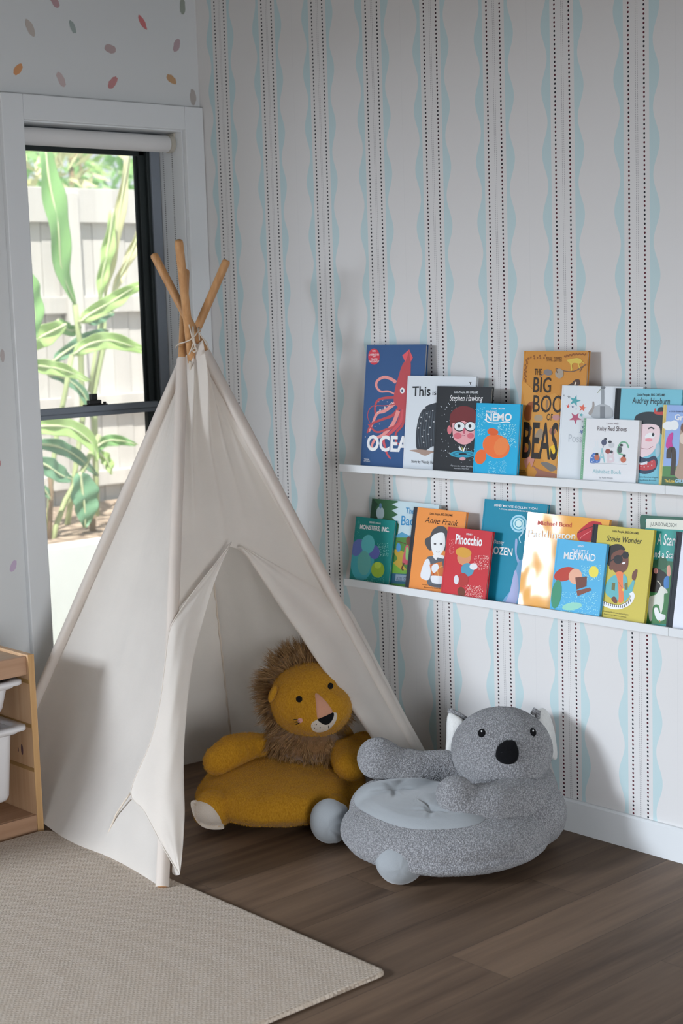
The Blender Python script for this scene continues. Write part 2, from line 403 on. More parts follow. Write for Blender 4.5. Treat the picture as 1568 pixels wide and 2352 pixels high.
# twin window on the same wall, outside the frame, seen only as light and in reflections
w2 = bpy.data.objects.new('window_2', None); link(w2); w2.location = (0, -1.6, WZ0); w2['kind'] = 'structure'
mb = MB()
for a, b in [((.0005, -1.894, .345), (TO, -1.82, WZ1 + .074)), ((.0005, -1.37, .345), (TO, -1.296, WZ1 + .074)), ((.0005, -1.82, WZ1), (TO, -1.37, WZ1 + .074)), ((.0005, -1.82, .345), (TO, -1.37, WZ0))]: mb.box(a, b)
mb.build('architrave', M['trim'], w2)
mb = MB()
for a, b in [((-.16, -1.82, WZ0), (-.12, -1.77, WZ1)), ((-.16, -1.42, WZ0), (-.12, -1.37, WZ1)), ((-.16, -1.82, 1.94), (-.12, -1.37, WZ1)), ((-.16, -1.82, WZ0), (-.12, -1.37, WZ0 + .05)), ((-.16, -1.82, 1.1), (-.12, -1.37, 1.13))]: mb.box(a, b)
mb.build('frame', M['frame_lit'], w2)
boxobj('pane', (-.1565, -1.77, WZ0 + .05), (-.1535, -1.42, 1.94), M['glass'], w2, bevel=0)

# ------------------------------------------------------------------ roller blind
bl = thing('roller_blind', 'white roller blind rolled up at the head of the tall window, with a bead chain', 'blind', (-.05, -.37, 1.96))
M['blind'] = fabric('blind_fabric', (.78, .77, .76), 1200, 0, .8, .02, .1)
mb = MB(); N = 28; rows = []
for yy in [WY0 + .014, WY0 + .016] + [lerp(WY0 + .016, WY1 - .026, i / 6) for i in range(1, 6)] + [WY1 - .026, WY1 - .024]:
    rr = .0255 if yy in (WY0 + .014, WY1 - .024) else .0268
    rows.append([V(-.052 + rr * math.cos(2 * math.pi * k / N), yy, 1.9565 + rr * math.sin(2 * math.pi * k / N)) for k in range(N)])
mb.grid(rows, closed=True); mb.add(rows[0], [tuple(range(N))]); mb.add(rows[-1], [tuple(range(N))])
mb.build('fabric_roll', M['blind'], bl, smooth=True)
mb = MB(); mb.tube([(-.052, WY0 + .006, 1.9565), (-.052, WY0 + .013, 1.9565)], .0285, 24)
mb.tube([(-.052, WY1 - .023, 1.9565), (-.052, WY1 - .006, 1.9565)], .0285, 24); mb.box((-.075, WY0 + .005, 1.965), (-.03, WY0 + .009, 1.990)); mb.box((-.075, WY1 - .010, 1.965), (-.03, WY1 - .005, 1.990))
mb.build('bracket', plain('cream_plastic', (.50, .47, .40), .4), bl, bevel=.002)
mb = MB(); mb.box((-.118, WY0 + .03, 1.978), (-.085, WY1 - .02, 1.990)); mb.build('head_rail', M['frame_lit'], bl, bevel=.002)
mb = MB()
def bead_line(mb, p0, p1, pitch=.0066, r=.0025):
    L = (p1 - p0).length; k = int(L / pitch)
    for i in range(k):
        p = lerp(p0, p1, i / k)
        vs = [p + Vector(d) * r for d in ((0, 0, 1), (1, 0, 0), (0, 1, 0), (-1, 0, 0), (0, -1, 0), (0, 0, -1))]
        mb.add(vs, [(0, 1, 2), (0, 2, 3), (0, 3, 4), (0, 4, 1), (5, 2, 1), (5, 3, 2), (5, 4, 3), (5, 1, 4)])
bead_line(mb, V(-.038, WY1 - .016, 1.94), V(-.040, WY1 - .016, 1.03)); bead_line(mb, V(-.086, WY1 - .016, 1.945), V(-.084, WY1 - .016, 1.03))
mb.tube([(-.039, WY1 - .016, 1.03), (-.05, WY1 - .016, 1.012), (-.074, WY1 - .016, 1.012), (-.085, WY1 - .016, 1.03)], .0012, 6)
mb.build('bead_chain', plain('chain_steel', (.09, .09, .09), .4, .5), bl, smooth=True)

# ------------------------------------------------------------------ garden
gm = NT('bark_mulch'); p_ = gm.pos(); a_ = gm.noise(gm.scale(p_, (1, 1.8, 1)), 16, 4, .7); rr = gm.n('ShaderNodeValToRGB'); gm.l(a_, rr.inputs[0])
rr.color_ramp.elements[0].position = .38; rr.color_ramp.elements[0].color = (.20, .15, .12, 1); rr.color_ramp.elements[1].position = .62; rr.color_ramp.elements[1].color = (.62, .50, .40, 1)
gm.base(rr.outputs[0], .9, .1); gm.bump(a_, 1, .03)
gs = NT('lawn_grass'); p_ = gs.pos(); gs.base(gs.mix(gs.noise(p_, 40, 4), (.10, .15, .07), (.20, .27, .13)), .9, .1)
mb = MB(); mb.box((-30, -1.88, -.3), (-TH - .01, 30, -.05)); mb.build('ground', gs.m, kind='structure')
mb = MB(); mb.box((-30, -30, -.3), (30, -4.85, -.06)); mb.build('patio', plain('dark_paving', (.10, .10, .10), .8), kind='structure')
mb = MB(); mb.box((-2.95, -2.0, -.05), (-1.605, 12, .42)); gb_ = mb.build('garden_bed', gm.m); tag(gb_, 'raised garden bed of bark mulch behind the white retaining wall outside', 'garden bed')
fr = mb = MB(); mb.box((-1.6, -2.0, -.05), (-1.5, 12, .455)); rw = mb.build('retaining_wall', plain('white_render', (.80, .82, .83), .8), bevel=.01)
tag(rw, 'low white rendered garden wall outside the window, below the mulch bed', 'wall')
# timber fence
fe = thing('paling_fence', 'weathered pale timber paling fence behind the leafy plants outside', 'fence', (-3.05, 2, .4))
FM = NT('weathered_timber'); p_ = FM.pos(); x_, y_, z_ = FM.xyz(p_)
cell = FM.math('FLOOR', FM.math('DIVIDE', y_, .105)); wn = FM.n('ShaderNodeTexWhiteNoise', noise_dimensions='1D'); FM.l(cell, wn.inputs['W'])
g = FM.noise(FM.scale(p_, (30, 30, 1.5)), 1, 4)
c = FM.mix(wn.outputs[0], (.56, .55, .54), (.74, .73, .71)); c = FM.mix(FM.math('MULTIPLY', g, .5), c, (.48, .46, .44)); FM.base(c, .85, .1); M['fence'] = FM.m
mb = MB(); y = -2.0
while y < 9: 
    dx = random.uniform(0, .008); mb.box((-3.03 - dx, y, .3), (-3.01 - dx, y + .100, 2.03)); y += .105
mb.build('paling_panel', M['fence'], fe)
for z0, z1 in ((1.905, 2.085), (1.43, 1.52), (.90, .99), (.50, .58)):
    boxobj('rail', (-3.01, -2, z0), (-2.97, 9, z1), M['fence'], fe, bevel=.004)
boxobj('post', (-3.0, 1.36, .3), (-2.955, 1.46, 2.06), M['fence'], fe, bevel=.004)
# big-leaved plants, each leaf a folded blade in its own place in the bed
def leafmat(name, c1, c2, tr=.35):
    t = NT(name); p = t.pos(); n = t.noise(t.scale(p, (1, 1, 1)), 6, 3); c = t.mix(n, c1, c2); t.base(c, .4, .4)
    w = t.n('ShaderNodeBsdfTranslucent'); t.l(c, w.inputs[0]); mx = t.n('ShaderNodeMixShader'); mx.inputs[0].default_value = tr
    t.l(t.b.outputs[0], mx.inputs[1]); t.l(w.outputs[0], mx.inputs[2]); t.l(mx.outputs[0], t.t.nodes['Material Output'].inputs[0]); return t.m
LM = [leafmat('leaf_green', (.30, .58, .22), (.40, .66, .30)), leafmat('leaf_lime', (.50, .74, .26), (.66, .82, .42)), leafmat('leaf_dark', (.20, .42, .26), (.28, .50, .33)), leafmat('leaf_yellow', (.80, .82, .46), (.86, .82, .60))]
MR = plain('leaf_midrib', (.60, .66, .42), .5)
def big_leaf(parent, pts, hw, X, m, fold=.35, rib=True):
    P = [hx(a, b, X + dxx) for a, b, dxx in pts]; n = 14; rows = []; spine = []
    for i in range(n + 1):
        s = i / n * (len(P) - 1); k = min(int(s), len(P) - 2); f = s - k
        p0, p1, p2, p3 = P[max(k - 1, 0)], P[k], P[k + 1], P[min(k + 2, len(P) - 1)]
        q = .5 * ((2 * p1) + (p2 - p0) * f + (2 * p0 - 5 * p1 + 4 * p2 - p3) * f * f + (3 * p1 - p0 - 3 * p2 + p3) * f ** 3)
        spine.append(q)
    sc = (P[0] - CAM).dot(CW) / FPX
    for i, q in enumerate(spine):
        t = (spine[min(i + 1, n)] - spine[max(i - 1, 0)]).normalized(); side = t.cross(V(-1, 0, 0)).normalized()
        u = i / n; w_ = hw * sc * (math.sin(math.pi * min(1, max(0, u)) ** .75) ** .7 + .04) * (1 + .06 * math.sin(i * 1.7))
        up = V(1, 0, 0)
        rows.append([q + side * w_ * a + up * (abs(a) * fold * w_ + .012 * math.sin(i * 1.3 + a * 2)) for a in (-1, -.55, 0, .55, 1)])
    mb = MB(); mb.grid(rows); o = mb.build('leaf', m, parent, smooth=True, solid=.0012, sub=1)
    if rib:
        mb = MB(); mb.tube([q + V(.006, 0, 0) for q in spine], [lerp(.008, .002, i / n) for i in range(n + 1)], 6); mb.build('midrib', MR, o, smooth=True)
def stem(parent, pts, r, m):
    mb = MB(); P = [hx(a, b, X) for a, b, X in pts]; mb.tube(P, r, 8); mb.build('stem', m, parent, smooth=True)
SM = plain('stem_pale', (.42, .50, .26), .6); SB = plain('stem_brown', (.28, .20, .13), .8)
def plant(label, base, X): return thing('broad_leaf_plant', label, 'plant', hx(base[0], base[1], X), 'broad-leaved plants outside the window')
p1 = plant('broad-leaved plant with one long upright leaf at the left of the upper pane', (150, 1225), -2.3)
big_leaf(p1, [(100, 322, 0), (112, 420, .03), (132, 520, .05), (140, 620, .03), (172, 700, 0)], 30, -2.2, LM[0])
big_leaf(p1, [(40, 600, 0), (62, 660, 0), (78, 720, 0), (72, 790, 0)], 26, -1.95, LM[0])
big_leaf(p1, [(150, 745, 0), (100, 770, 0), (50, 800, 0), (10, 850, .1)], 24, -2.1, LM[1])
stem(p1, [(172, 700, -2.2), (185, 800, -2.25), (190, 960, -2.3), (170, 1100, -2.3), (150, 1235, -2.3)], .014, SM)
p2 = plant('broad-leaved plant with pale upright leaves in front of the fence at right', (222, 1225), -2.45)
big_leaf(p2, [(296, 340, 0), (280, 440, 0), (262, 560, 0), (245, 640, 0), (238, 700, 0)], 14, -2.45, LM[3])
big_leaf(p2, [(258, 480, 0), (246, 570, 0), (232, 640, 0), (228, 700, 0)], 17, -2.4, LM[1])
big_leaf(p2, [(324, 510, 0), (300, 580, 0), (272, 640, 0), (250, 700, 0)], 12, -2.5, LM[3])
big_leaf(p2, [(180, 740, 0), (215, 715, 0), (260, 690, .0), (300, 664, 0), (345, 650, 0)], 19, -2.2, LM[1])
big_leaf(p2, [(200, 740, 0), (230, 728, 0), (262, 716, .0)], 14, -2.4, LM[2])
stem(p2, [(238, 700, -2.45), (236, 800, -2.45), (215, 900, -2.45), (220, 1080, -2.45), (222, 1235, -2.45)], .016, SM)
stem(p2, [(236, 705, -2.43), (215, 840, -2.43), (205, 900, -2.43)], .010, SM)
p3 = plant('broad-leaved plant whose leaves arch across the middle of the window', (135, 1235), -2.1)
big_leaf(p3, [(165, 815, 0), (205, 790, 0), (250, 782, 0), (300, 795, .0), (350, 812, .0)], 20, -2.05, LM[1])
big_leaf(p3, [(120, 830, 0), (160, 800, 0), (210, 770, 0), (250, 760, 0)], 15, -2.25, LM[2])
big_leaf(p3, [(50, 838, 0), (100, 842, 0), (150, 852, 0), (208, 876, 0)], 17, -2.0, LM[1])
big_leaf(p3, [(110, 860, 0), (150, 870, 0), (190, 905, .0), (210, 960, 0)], 13, -2.2, LM[2])
big_leaf(p3, [(130, 735, 0), (160, 760, 0), (185, 745, .0)], 14, -2.3, LM[0])
stem(p3, [(165, 815, -2.05), (150, 900, -2.1), (130, 1000, -2.1), (118, 1100, -2.1), (108, 1240, -2.1)], .012, SM)
p4 = plant('broad-leaved plant with drooping dark leaves above the mulch in the lower pane', (115, 1245), -1.95)
big_leaf(p4, [(60, 985, 0), (110, 978, 0), (165, 985, 0), (210, 1020, 0), (222, 1060, .0)], 22, -1.9, LM[1])
big_leaf(p4, [(80, 1020, 0), (130, 1025, 0), (180, 1052, 0), (225, 1095, 0)], 17, -1.95, LM[2])
big_leaf(p4, [(85, 1060, 0), (110, 1072, 0), (140, 1092, 0), (165, 1100, 0)], 22, -1.85, LM[2])
big_leaf(p4, [(182, 1085, 0), (188, 1130, 0), (193, 1170, 0), (194, 1212, 0)], 36, -1.9, LM[2])
big_leaf(p4, [(205, 1045, 0), (235, 1015, 0), (275, 1012, 0), (315, 1022, 0)], 14, -2.0, LM[0])
big_leaf(p4, [(225, 1040, 0), (245, 1060, 0), (255, 1090, 0)], 14, -2.0, LM[1])
big_leaf(p4, [(60, 1110, 0), (95, 1120, 0), (118, 1150, 0)], 10, -1.95, LM[2])
stem(p4, [(228, 1000, -1.95), (190, 1080, -1.95), (150, 1150, -1.95), (128, 1210, -1.95), (118, 1262, -1.95)], .013, SM)
stem(p4, [(112, 1060, -1.95), (118, 1130, -1.95), (112, 1262, -1.95)], .011, SB)
stem(p4, [(212, 1180, -2.0), (214, 1262, -2.0)], .016, SB)
# hedge trees beyond the fence
def bush(label, cx, cy, cz, R, n, m, seed):
    rnd = random.Random(seed)
    t = thing('garden_tree', label, 'tree', (cx, cy, 0), 'trees beyond the fence')
    mb = MB()
    for i in range(n):
        while True:
            d = V(rnd.uniform(-1, 1), rnd.uniform(-1, 1), rnd.uniform(-1, 1))
            if .3 < d.length < 1: break
        p = V(cx + d.x * R, cy + d.y * R * 1.2, cz + d.z * R * .9); a = rnd.uniform(0, 6.28); s = rnd.uniform(.05, .12)
        e1 = V(rnd.uniform(-1, 1), rnd.uniform(-1, 1), rnd.uniform(-1, 1)).normalized(); e2 = e1.cross(V(rnd.uniform(-1, 1), rnd.uniform(-1, 1), .3)).normalized()
        mb.add([p - e1 * s, p - e2 * s * .3, p + e1 * s, p + e2 * s * .3], [(0, 1, 2, 3)])
    mb.build('foliage', m, t)
    mb = MB(); mb.tube([(cx, cy, -.06), (cx + .05, cy, cz)], [.1, .05], 8); mb.build('trunk', SB, t, smooth=True)
bush('loose yellow-green tree beyond the fence at the left', -4.9, 1.8, 2.75, 1.0, 1100, LM[3], 1)
bush('dense green tree beyond the fence at the right', -7.2, 4.2, 3.0, 1.3, 1500, LM[0], 2)
bush('tall bright tree further back beyond the fence', -10.5, 5.6, 3.9, 1.9, 1900, LM[1], 3)

# ------------------------------------------------------------------ rug
def rug():
    t = NT('woven_rug'); p = t.pos(); x, y, z = t.xyz(p)
    # basket-like weave: short slanted stitches in staggered rows
    rowh = .0072; ln = .0115
    ry = t.math('DIVIDE', x, rowh); r0 = t.math('FLOOR', ry)
    uu = t.math('ADD', t.math('DIVIDE', y, ln), t.math('MULTIPLY', t.math('MODULO', r0, 2.0), .5))
    nz = t.noise(p, 90, 3); uu = t.math('ADD', uu, t.math('MULTIPLY', nz, .8))
    fx = t.math('FRACT', uu); fy = t.math('FRACT', t.math('ADD', ry, t.math('MULTIPLY', t.noise(p, 160, 2), .7)))
    hx_ = t.math('SINE', t.math('MULTIPLY', fx, math.pi)); hy_ = t.math('SINE', t.math('MULTIPLY', fy, math.pi))
    h = t.math('MULTIPLY', hx_, hy_)
    wn = t.n('ShaderNodeTexWhiteNoise', noise_dimensions='2D'); cm = t.n('ShaderNodeCombineXYZ'); t.l(t.math('FLOOR', uu), cm.inputs[0]); t.l(r0, cm.inputs[1]); t.l(cm.outputs[0], wn.inputs['Vector'])
    c = t.mix(wn.outputs[0], (.52, .435, .35), (.68, .60, .51))
    hole = t.math('LESS_THAN', h, t.math('MULTIPLY_ADD', wn.outputs[0], .30, .02))
    c = t.mix(t.math('MULTIPLY', hole, .62), c, (.16, .11, .075))
    c = t.mix(t.math('MULTIPLY', t.noise(p, 5, 3), .35), c, (.50, .40, .31))
    t.base(c, .95, .05); t.bump(h, .5, .002); return t.m
M['rug'] = rug()
RZ = .0125
mb = MB()
loop = []
def arc(cx, cy, r, a0, a1, n=6):
    return [(cx + r * math.cos(lerp(a0, a1, i / n)), cy + r * math.sin(lerp(a0, a1, i / n))) for i in range(n + 1)]
H = math.pi / 2
loop = arc(.45 + .035, -.985 - .035, .035, 2 * H, H) + [(.85, -.9775), (1.3, -.979)] + arc(1.800 - .02, -.985 - .02, .02, H, 0) + [(1.793, -1.3), (1.79, -2.3)] + arc(1.79 - .02, -3.2, .02, 0, -H) + arc(.47, -3.2, .02, -H, -2 * H)
n = len(loop); cx, cy = 1.12, -2.0
rings = []
for ins_, z in ((.004, 0.0), (.0, .003), (.0, .008), (.003, .0115), (.008, RZ)):
    rg = []
    for i, (a, b) in enumerate(loop):
        p0 = V(*loop[i - 1], 0); p1 = V(*loop[(i + 1) % n], 0); t_ = (p1 - p0).normalized(); nrm = V(t_.y, -t_.x, 0)
        rg.append(V(a, b, z) + nrm * ins_ * (1 if True else 0))
    rings.append(rg)
mb.grid(rings, closed=True); mb.add(rings[-1], [tuple(range(n))]); mb.add(rings[0], [tuple(range(n))[::-1]])
ru = mb.build('woven_rug', M['rug'], smooth=False)
tag(ru, 'large beige woven rug on the wooden floor in the foreground', 'rug')

# ------------------------------------------------------------------ toy storage unit
un = thing('storage_unit', 'low pine storage frame with runners for bins, beside the tent under the window wall', 'storage unit', (.22, -1.46, 0))
X1 = .430
mb = MB(); mb.box((.016, -1.003, 0), (X1, -.985, .502)); mb.build('side_panel', M['pine_x'], un, bevel=.0015)
mb = MB(); mb.box((X1, -1.0035, 0), (X1 + .0025, -.9845, .5025)); mb.build('edge_strip', M['pine_edge'], un, bevel=.0008)
mb = MB(); mb.box((.016, -1.895, 0), (X1, -1.877, .502)); mb.build('side_panel', M['pine_x'], un, bevel=.0015)
mb = MB(); mb.box((.016, -1.877, .470), (X1 - .012, -1.003, .494)); mb.build('top_panel', pine('pine_top', (.46, .33, .22), (.38, .25, .16), 'y'), un, bevel=.0015)
mb = MB(); mb.box((X1 - .024, -1.877, .4455), (X1 - .008, -1.003, .498)); mb.build('front_rail', M['pine_y'], un, bevel=.002)
mb = MB(); mb.box((.016, -1.877, .030), (X1 - .012, -1.003, .050)); mb.build('bottom_shelf', M['pine_y'], un, bevel=.0015)
mb = MB(); mb.box((X1 - .012, -1.877, .0), (X1, -1.003, .050)); mb.build('plinth', M['pine_y'], un, bevel=.0015)
mb = MB(); mb.box((.016, -1.877, .050), (.022, -1.003, .47)); mb.build('back_panel', M['pine_y'], un, bevel=0)
for z in (.427, .302, .178):
    mb = MB(); mb.box((.02, -1.0045, z - .0055), (X1 - .001, -1.0025, z + .0055)); mb.build('runner_groove', pine('groove_%d' % int(z * 1000), (.40, .24, .09), (.30, .17, .06), 'x'), un, bevel=0)
# wood knot
mb = MB()
for (kx, kz, ra, rb, m_) in ((.372, .226, .0055, .016, 'kn'), (.352, .222, .002, .007, 'kn')):
    vs = [(kx + ra * math.cos(2 * math.pi * i / 16), -1.0036, kz + rb * math.sin(2 * math.pi * i / 16)) for i in range(16)]
    mb.add(vs, [tuple(range(16))], paper('4b3340', 1.0))
mb.build('knot', None, un)
BIN = NT('white_bin_plastic'); BIN.base((.70, .68, .68), .35, .45); BIN.b.inputs['Subsurface Weight'].default_value = .0; M['bin'] = BIN.m
def bin_(label, z, depth, xf, ycen):
    t = thing('storage_bin', label, 'bin', (.22, ycen, z - depth), 'white bins in the storage frame')
    def rr(x0, x1, y0, y1, r, zz):
        pts = []
        for cx, cy, a in ((x1 - r, y1 - r, 0), (x0 + r, y1 - r, H), (x0 + r, y0 + r, 2 * H), (x1 - r, y0 + r, 3 * H)):
            pts += [V(cx + r * math.cos(a + H * i / 5), cy + r * math.sin(a + H * i / 5), zz) for i in range(6)]
        return pts
    y0, y1 = ycen - .150, ycen + .150; x0 = .03
    mb = MB(); tp = .016
    rings = []
    for ix, zz in ((.03 + tp, z - depth), (.024 + tp, z - depth + .004), (.020 + tp, z - depth + .014), (.026, z - .018), (.026, z)):
        rings.append(rr(x0 + ix, xf - ix, y0 + ix + .006, y1 - ix - .006, .03, zz))
    mb.grid(rings, closed=True); mb.add(rings[0], [tuple(range(24))])
    mb.build('body', M['bin'], t, smooth=True, solid=.0022)
    mb = MB()
    o1 = rr(x0, xf, y0, y1, .028, z + .004); o2 = rr(x0, xf, y0, y1, .028, z - .006); i1 = rr(x0 + .022, xf - .022, y0 + .022, y1 - .022, .03, z + .006); i2 = rr(x0 + .026, xf - .026, y0 + .03, y1 - .03, .03, z - .001)
    mb.grid([o2, o1, i1, i2], closed=True)
    u1 = rr(x0 + .006, xf - .010, y0 + .016, y1 - .016, .028, z - .004); u2 = rr(x0 + .010, xf - .014, y0 + .019, y1 - .019, .028, z - .014)
    mb.grid([u1, u2], closed=True)
    mb.build('flange', M['bin'], t, smooth=True, solid=.002)
bin_('shallow white plastic bin in the top slot nearest the tent', .4310, .086, X1 + .004, -1.168)
bin_('deep white plastic bin in the lower slot nearest the tent', .3050, .205, X1 + .012, -1.168)

# ------------------------------------------------------------------ tent
tent = thing('play_tent', 'cream canvas teepee play tent with four crossed wooden poles in the corner', 'tent', (.6, -.56, 0))
FA, FR, FB, FL = V(1.05, -1.03, .012), V(1.11, -.085, 0), V(.215, -.135, 0), V(.09, -.95, 0)
def top_on(px, py, D): return at(px, py, D)
def solve_top(foot, px, py, L, near):
    d = ray(px, py).normalized(); o = CAM - foot; b = o.dot(d); disc = max(0, b * b - (o.dot(o) - L * L))
    t = -b - math.sqrt(disc) if near else -b + math.sqrt(disc)
    return CAM + d * t
def pole_top(foot, fx, tx, ty, D):
    # the pole runs from its foot through the lashing (at depth D) up to its tip
    k = (765 - fx[1]) / (ty - fx[1]); M_ = at(lerp(fx[0], tx, k), 765, D); d = M_ - foot; lo, hi = 1.0, 1.6
    for _ in range(40):
        m = (lo + hi) / 2; q = foot + d * m - CAM; y = 1176 - FPX * q.dot(CU) / q.dot(CW)
        lo, hi = (m, hi) if y > ty else (lo, m)
    return foot + d * lo
def px_of(P):
    q = P - CAM; return (784 + FPX * q.dot(CR) / q.dot(CW), 1176 - FPX * q.dot(CU) / q.dot(CW))
TA = pole_top(FA, px_of(FA), 426, 620, 4.415)
TB = pole_top(FB, px_of(FB), 410, 551, 4.325)
TL = pole_top(FL, px_of(FL), 521, 597, 4.405)
TR = pole_top(FR, px_of(FR), 352, 583, 4.362)
def pole_at(F, T, z): return lerp(F, T, (z - F.z) / (T.z - F.z))
for F, T in ((FA, TA), (FB, TB), (FL, TL), (FR, TR)):
    mb = MB(); d = (T - F).normalized()
    mb.tube([F, F + d * .003, lerp(F, T, .5), T - d * .008, T - d * .003, T], [.0100, .0118, .0118, .0118, .0105, .007], 20)
    mb.build('pole', M['pole'], tent, smooth=True)
ZT = 1.315
CEN = V(.6, -.55, 0)
def sleeve(F, T, z0, z1, rw, rt, seed, twist=None):
    rnd = random.Random(seed); mb = MB(); rows = []; n = 60; N = 24
    out = (F - CEN); out.z = 0; out.normalize()
    ax = (T - F).normalized(); o_ = (out - ax * out.dot(ax)).normalized(); s_ = ax.cross(o_)
    for i in range(n + 1):
        z = lerp(z0, z1, i / n); c = pole_at(F, T, z); row = []
        for j in range(N):
            th = 2 * math.pi * j / N
            wr = 1 + .07 * noise.noise(V(z * 14 + seed * 7, math.cos(th) * 1.2, math.sin(th) * 1.2)) + .04 * noise.noise(V(z * 45 + seed * 3, math.cos(th) * 3, math.sin(th) * 3))
            row.append(c + (o_ * math.cos(th) * rt + s_ * math.sin(th) * rw) * wr - o_ * .002)
        rows.append(row)
    mb.grid(rows, closed=True); return mb
for (F, T, z1, rw, rt, sd_, z0) in ((FA, TA, 1.286, .0165, .0165, 1, .0125), (FR, TR, 1.304, .028, .0165, 2, .03), (FL, TL, 1.285, .026, .0165, 3, .03)):
    sleeve(F, T, z0, z1, rw, rt, sd_).build('pole_sleeve', M['canvas'], tent, smooth=True)
def panel(F0, T0, F1, T1, zb, zt, wr, ns=70, nt=90, zlow=None):
    """canvas stretched between two poles; wr(s,t) moves it along the outward normal"""
    rows = []; nrm = ((T0 - F0).cross(F1 - F0)).normalized()
    mid = (F0 + F1) * .5 - CEN; mid.z = 0
    if nrm.dot(mid) < 0: nrm = -nrm
    for i in range(nt + 1):
        row = []
        for j in range(ns + 1):
            s = j / ns; lo = zlow(s) if zlow else zb(s); t = i / nt
            z = lerp(lo, zt(s), t); p = lerp(pole_at(F0, T0, z), pole_at(F1, T1, z), s)
            row.append(p + nrm * wr(s, z))
        rows.append(row)
    return rows, nrm
def env(s): return min(1, s / .06) * min(1, (1 - s) / .06)
def wr_left(s, z):
    sag = -.045 * math.sin(math.pi * s) * (math.sin(math.pi * min(1, z / 1.3)) ** .8)
    r = .0035 * math.sin(s * 22 + z * 2) * max(0, z - .7) + .004 * noise.noise(V(s * 7, z * 1.5, 1)) + .0015 * noise.noise(V(s * 30, z * 3, 4))
    flare = .02 * max(0, .2 - z) * 5 * math.sin(math.pi * s)
    return sag + (r + flare) * env(s)
rows, _ = panel(FL, TL, FA, TA, lambda s: .010 + .010 * math.sin(s * 6) ** 2, lambda s: 1.275 - .02 * math.sin(math.pi * s), wr_left)
mb = MB(); mb.grid(rows); mb.build('side_panel', M['canvas'], tent, smooth=True)
def wr_back(s, z): return -.019 - .02 * math.sin(math.pi * s) + .005 * noise.noise(V(s * 8, z * 1.5, 9)) * env(s)
for (a, b, c_, d_) in ((FL, TL, FB, TB), (FB, TB, FR, TR)):
    rows, _ = panel(a, b, c_, d_, lambda s: .004, lambda s: 1.26, wr_back, 50, 60)
    mb = MB(); mb.grid(rows); mb.build('back_panel', M['canvas'], tent, smooth=True)
inw = (CEN - FB); inw.z = 0; inw.normalize()
mb = MB(); mb.tube([pole_at(FB, TB, lerp(.01, 1.28, i / 60)) + inw * .030 + V(1, 0, 0) * .002 * math.sin(i * 2.1) + V(0, 0, 0) for i in range(61)], [.0030 + .0012 * math.sin(i * 1.7) for i in range(61)], 6)
mb.build('seam', M['cord'], tent, smooth=True)
# front panel above the door opening
NF = ((TA - FA).cross(FR - FA)).normalized()
if NF.dot(V(1, 0, 0)) < 0: NF = -NF
NL = ((TA - FA).cross(FL - FA)).normalized()
if NL.dot(V(0, -1, 0)) < 0: NL = -NL
def front_hit(px, py, off=0): return hitp(px, py, FA + NF * off, NF)
def s_of(P):
    a = pole_at(FA, TA, P.z); b = pole_at(FR, TR, P.z); return (P - a).dot(b - a) / (b - a).length_squared
lowpts = [(-.02, front_hit(403, 1418).z)] + [(s_of(front_hit(*p)), front_hit(*p).z) for p in ((450, 1352), (500, 1290), (528, 1247), (548, 1252), (600, 1283), (680, 1328), (760, 1375))] + [(1.02, front_hit(790, 1395).z)]
def zlow(s):
    for (a, za), (b, zb_) in zip(lowpts, lowpts[1:]):
        if s <= b: return lerp(za, zb_, (s - a) / (b - a))
    return lowpts[-1][1]
def wr_front(s, z):
    k = max(0, min(1, (z - .80) / .5)); k2 = k ** .6
    def ridge(c, w, a): return a * math.exp(-((s - c) / w) ** 2)
    folds = 1.7 * (ridge(.17, .035, .010) + ridge(.40 + .04 * (1.3 - z), .045, .011) + ridge(.62, .045, .008) - ridge(.28, .05, .006) - ridge(.51, .045, .006) + ridge(.80, .04, .005))
    k3 = max(0, min(1, (z - 1.02) / .24)); folds += .055 * math.exp(-((s - .40) / .27) ** 2) * k3 * k3 * (3 - 2 * k3) / max(.3, k2)
    sag = -.018 * math.sin(math.pi * s) * (1 - k)
    return (folds * k2 + sag + .004 * noise.noise(V(s * 6, z * 2, 3)) - .003) * env(s) - .004
rows, _ = panel(FA, TA, FR, TR, None, lambda s: 1.284 + .016 * s + .022 * math.sin(math.pi * min(1, s * 1.15)) , wr_front, 90, 80, zlow)
mb = MB(); mb.grid(rows); mb.build('front_panel', M['canvas'], tent, smooth=True)
# door flaps turned outwards
def plane_D(px, py, P, n):
    d = ray(px, py); return (P - CAM).dot(n) / d.dot(n)
def smax(a, b, k): return .5 * (a + b + math.sqrt((a - b) ** 2 + k * k))
def wrapD(px, py, off):
    return smax(plane_D(px, py, FA, NL), plane_D(px, py, FA, NF), .022 + .045 * max(0, min(1, (py - 1400) / 450))) - off - .020 * max(0, min(1, (py - 1400) / 450))
def cat(pts, s):
    k = min(int(s), len(pts) - 2); f = s - k
    p0, p1, p2, p3 = pts[max(k - 1, 0)], pts[k], pts[k + 1], pts[min(k + 2, len(pts) - 1)]
    return tuple(.5 * ((2 * b) + (c - a) * f + (2 * a - 5 * b + 4 * c - d) * f * f + (3 * b - a - 3 * c + d) * f ** 3) for a, b, c, d in zip(p0, p1, p2, p3))
OL = [(531, 1245), (503, 1284), (455, 1345), (410, 1408), (388, 1452), (378, 1530), (366, 1620), (343, 1710), (300, 1818), (330, 1862), (366, 1930), (394, 1980), (412, 2008)]
FLd = [(532, 1246), (510, 1292), (488, 1350), (470, 1412), (454, 1475), (440, 1540), (428, 1640), (422, 1740), (423, 1820), (424, 1870), (421, 1930), (417, 1975), (413, 2009)]
mb = MB(); rows = []; n = 96; mcol = 26
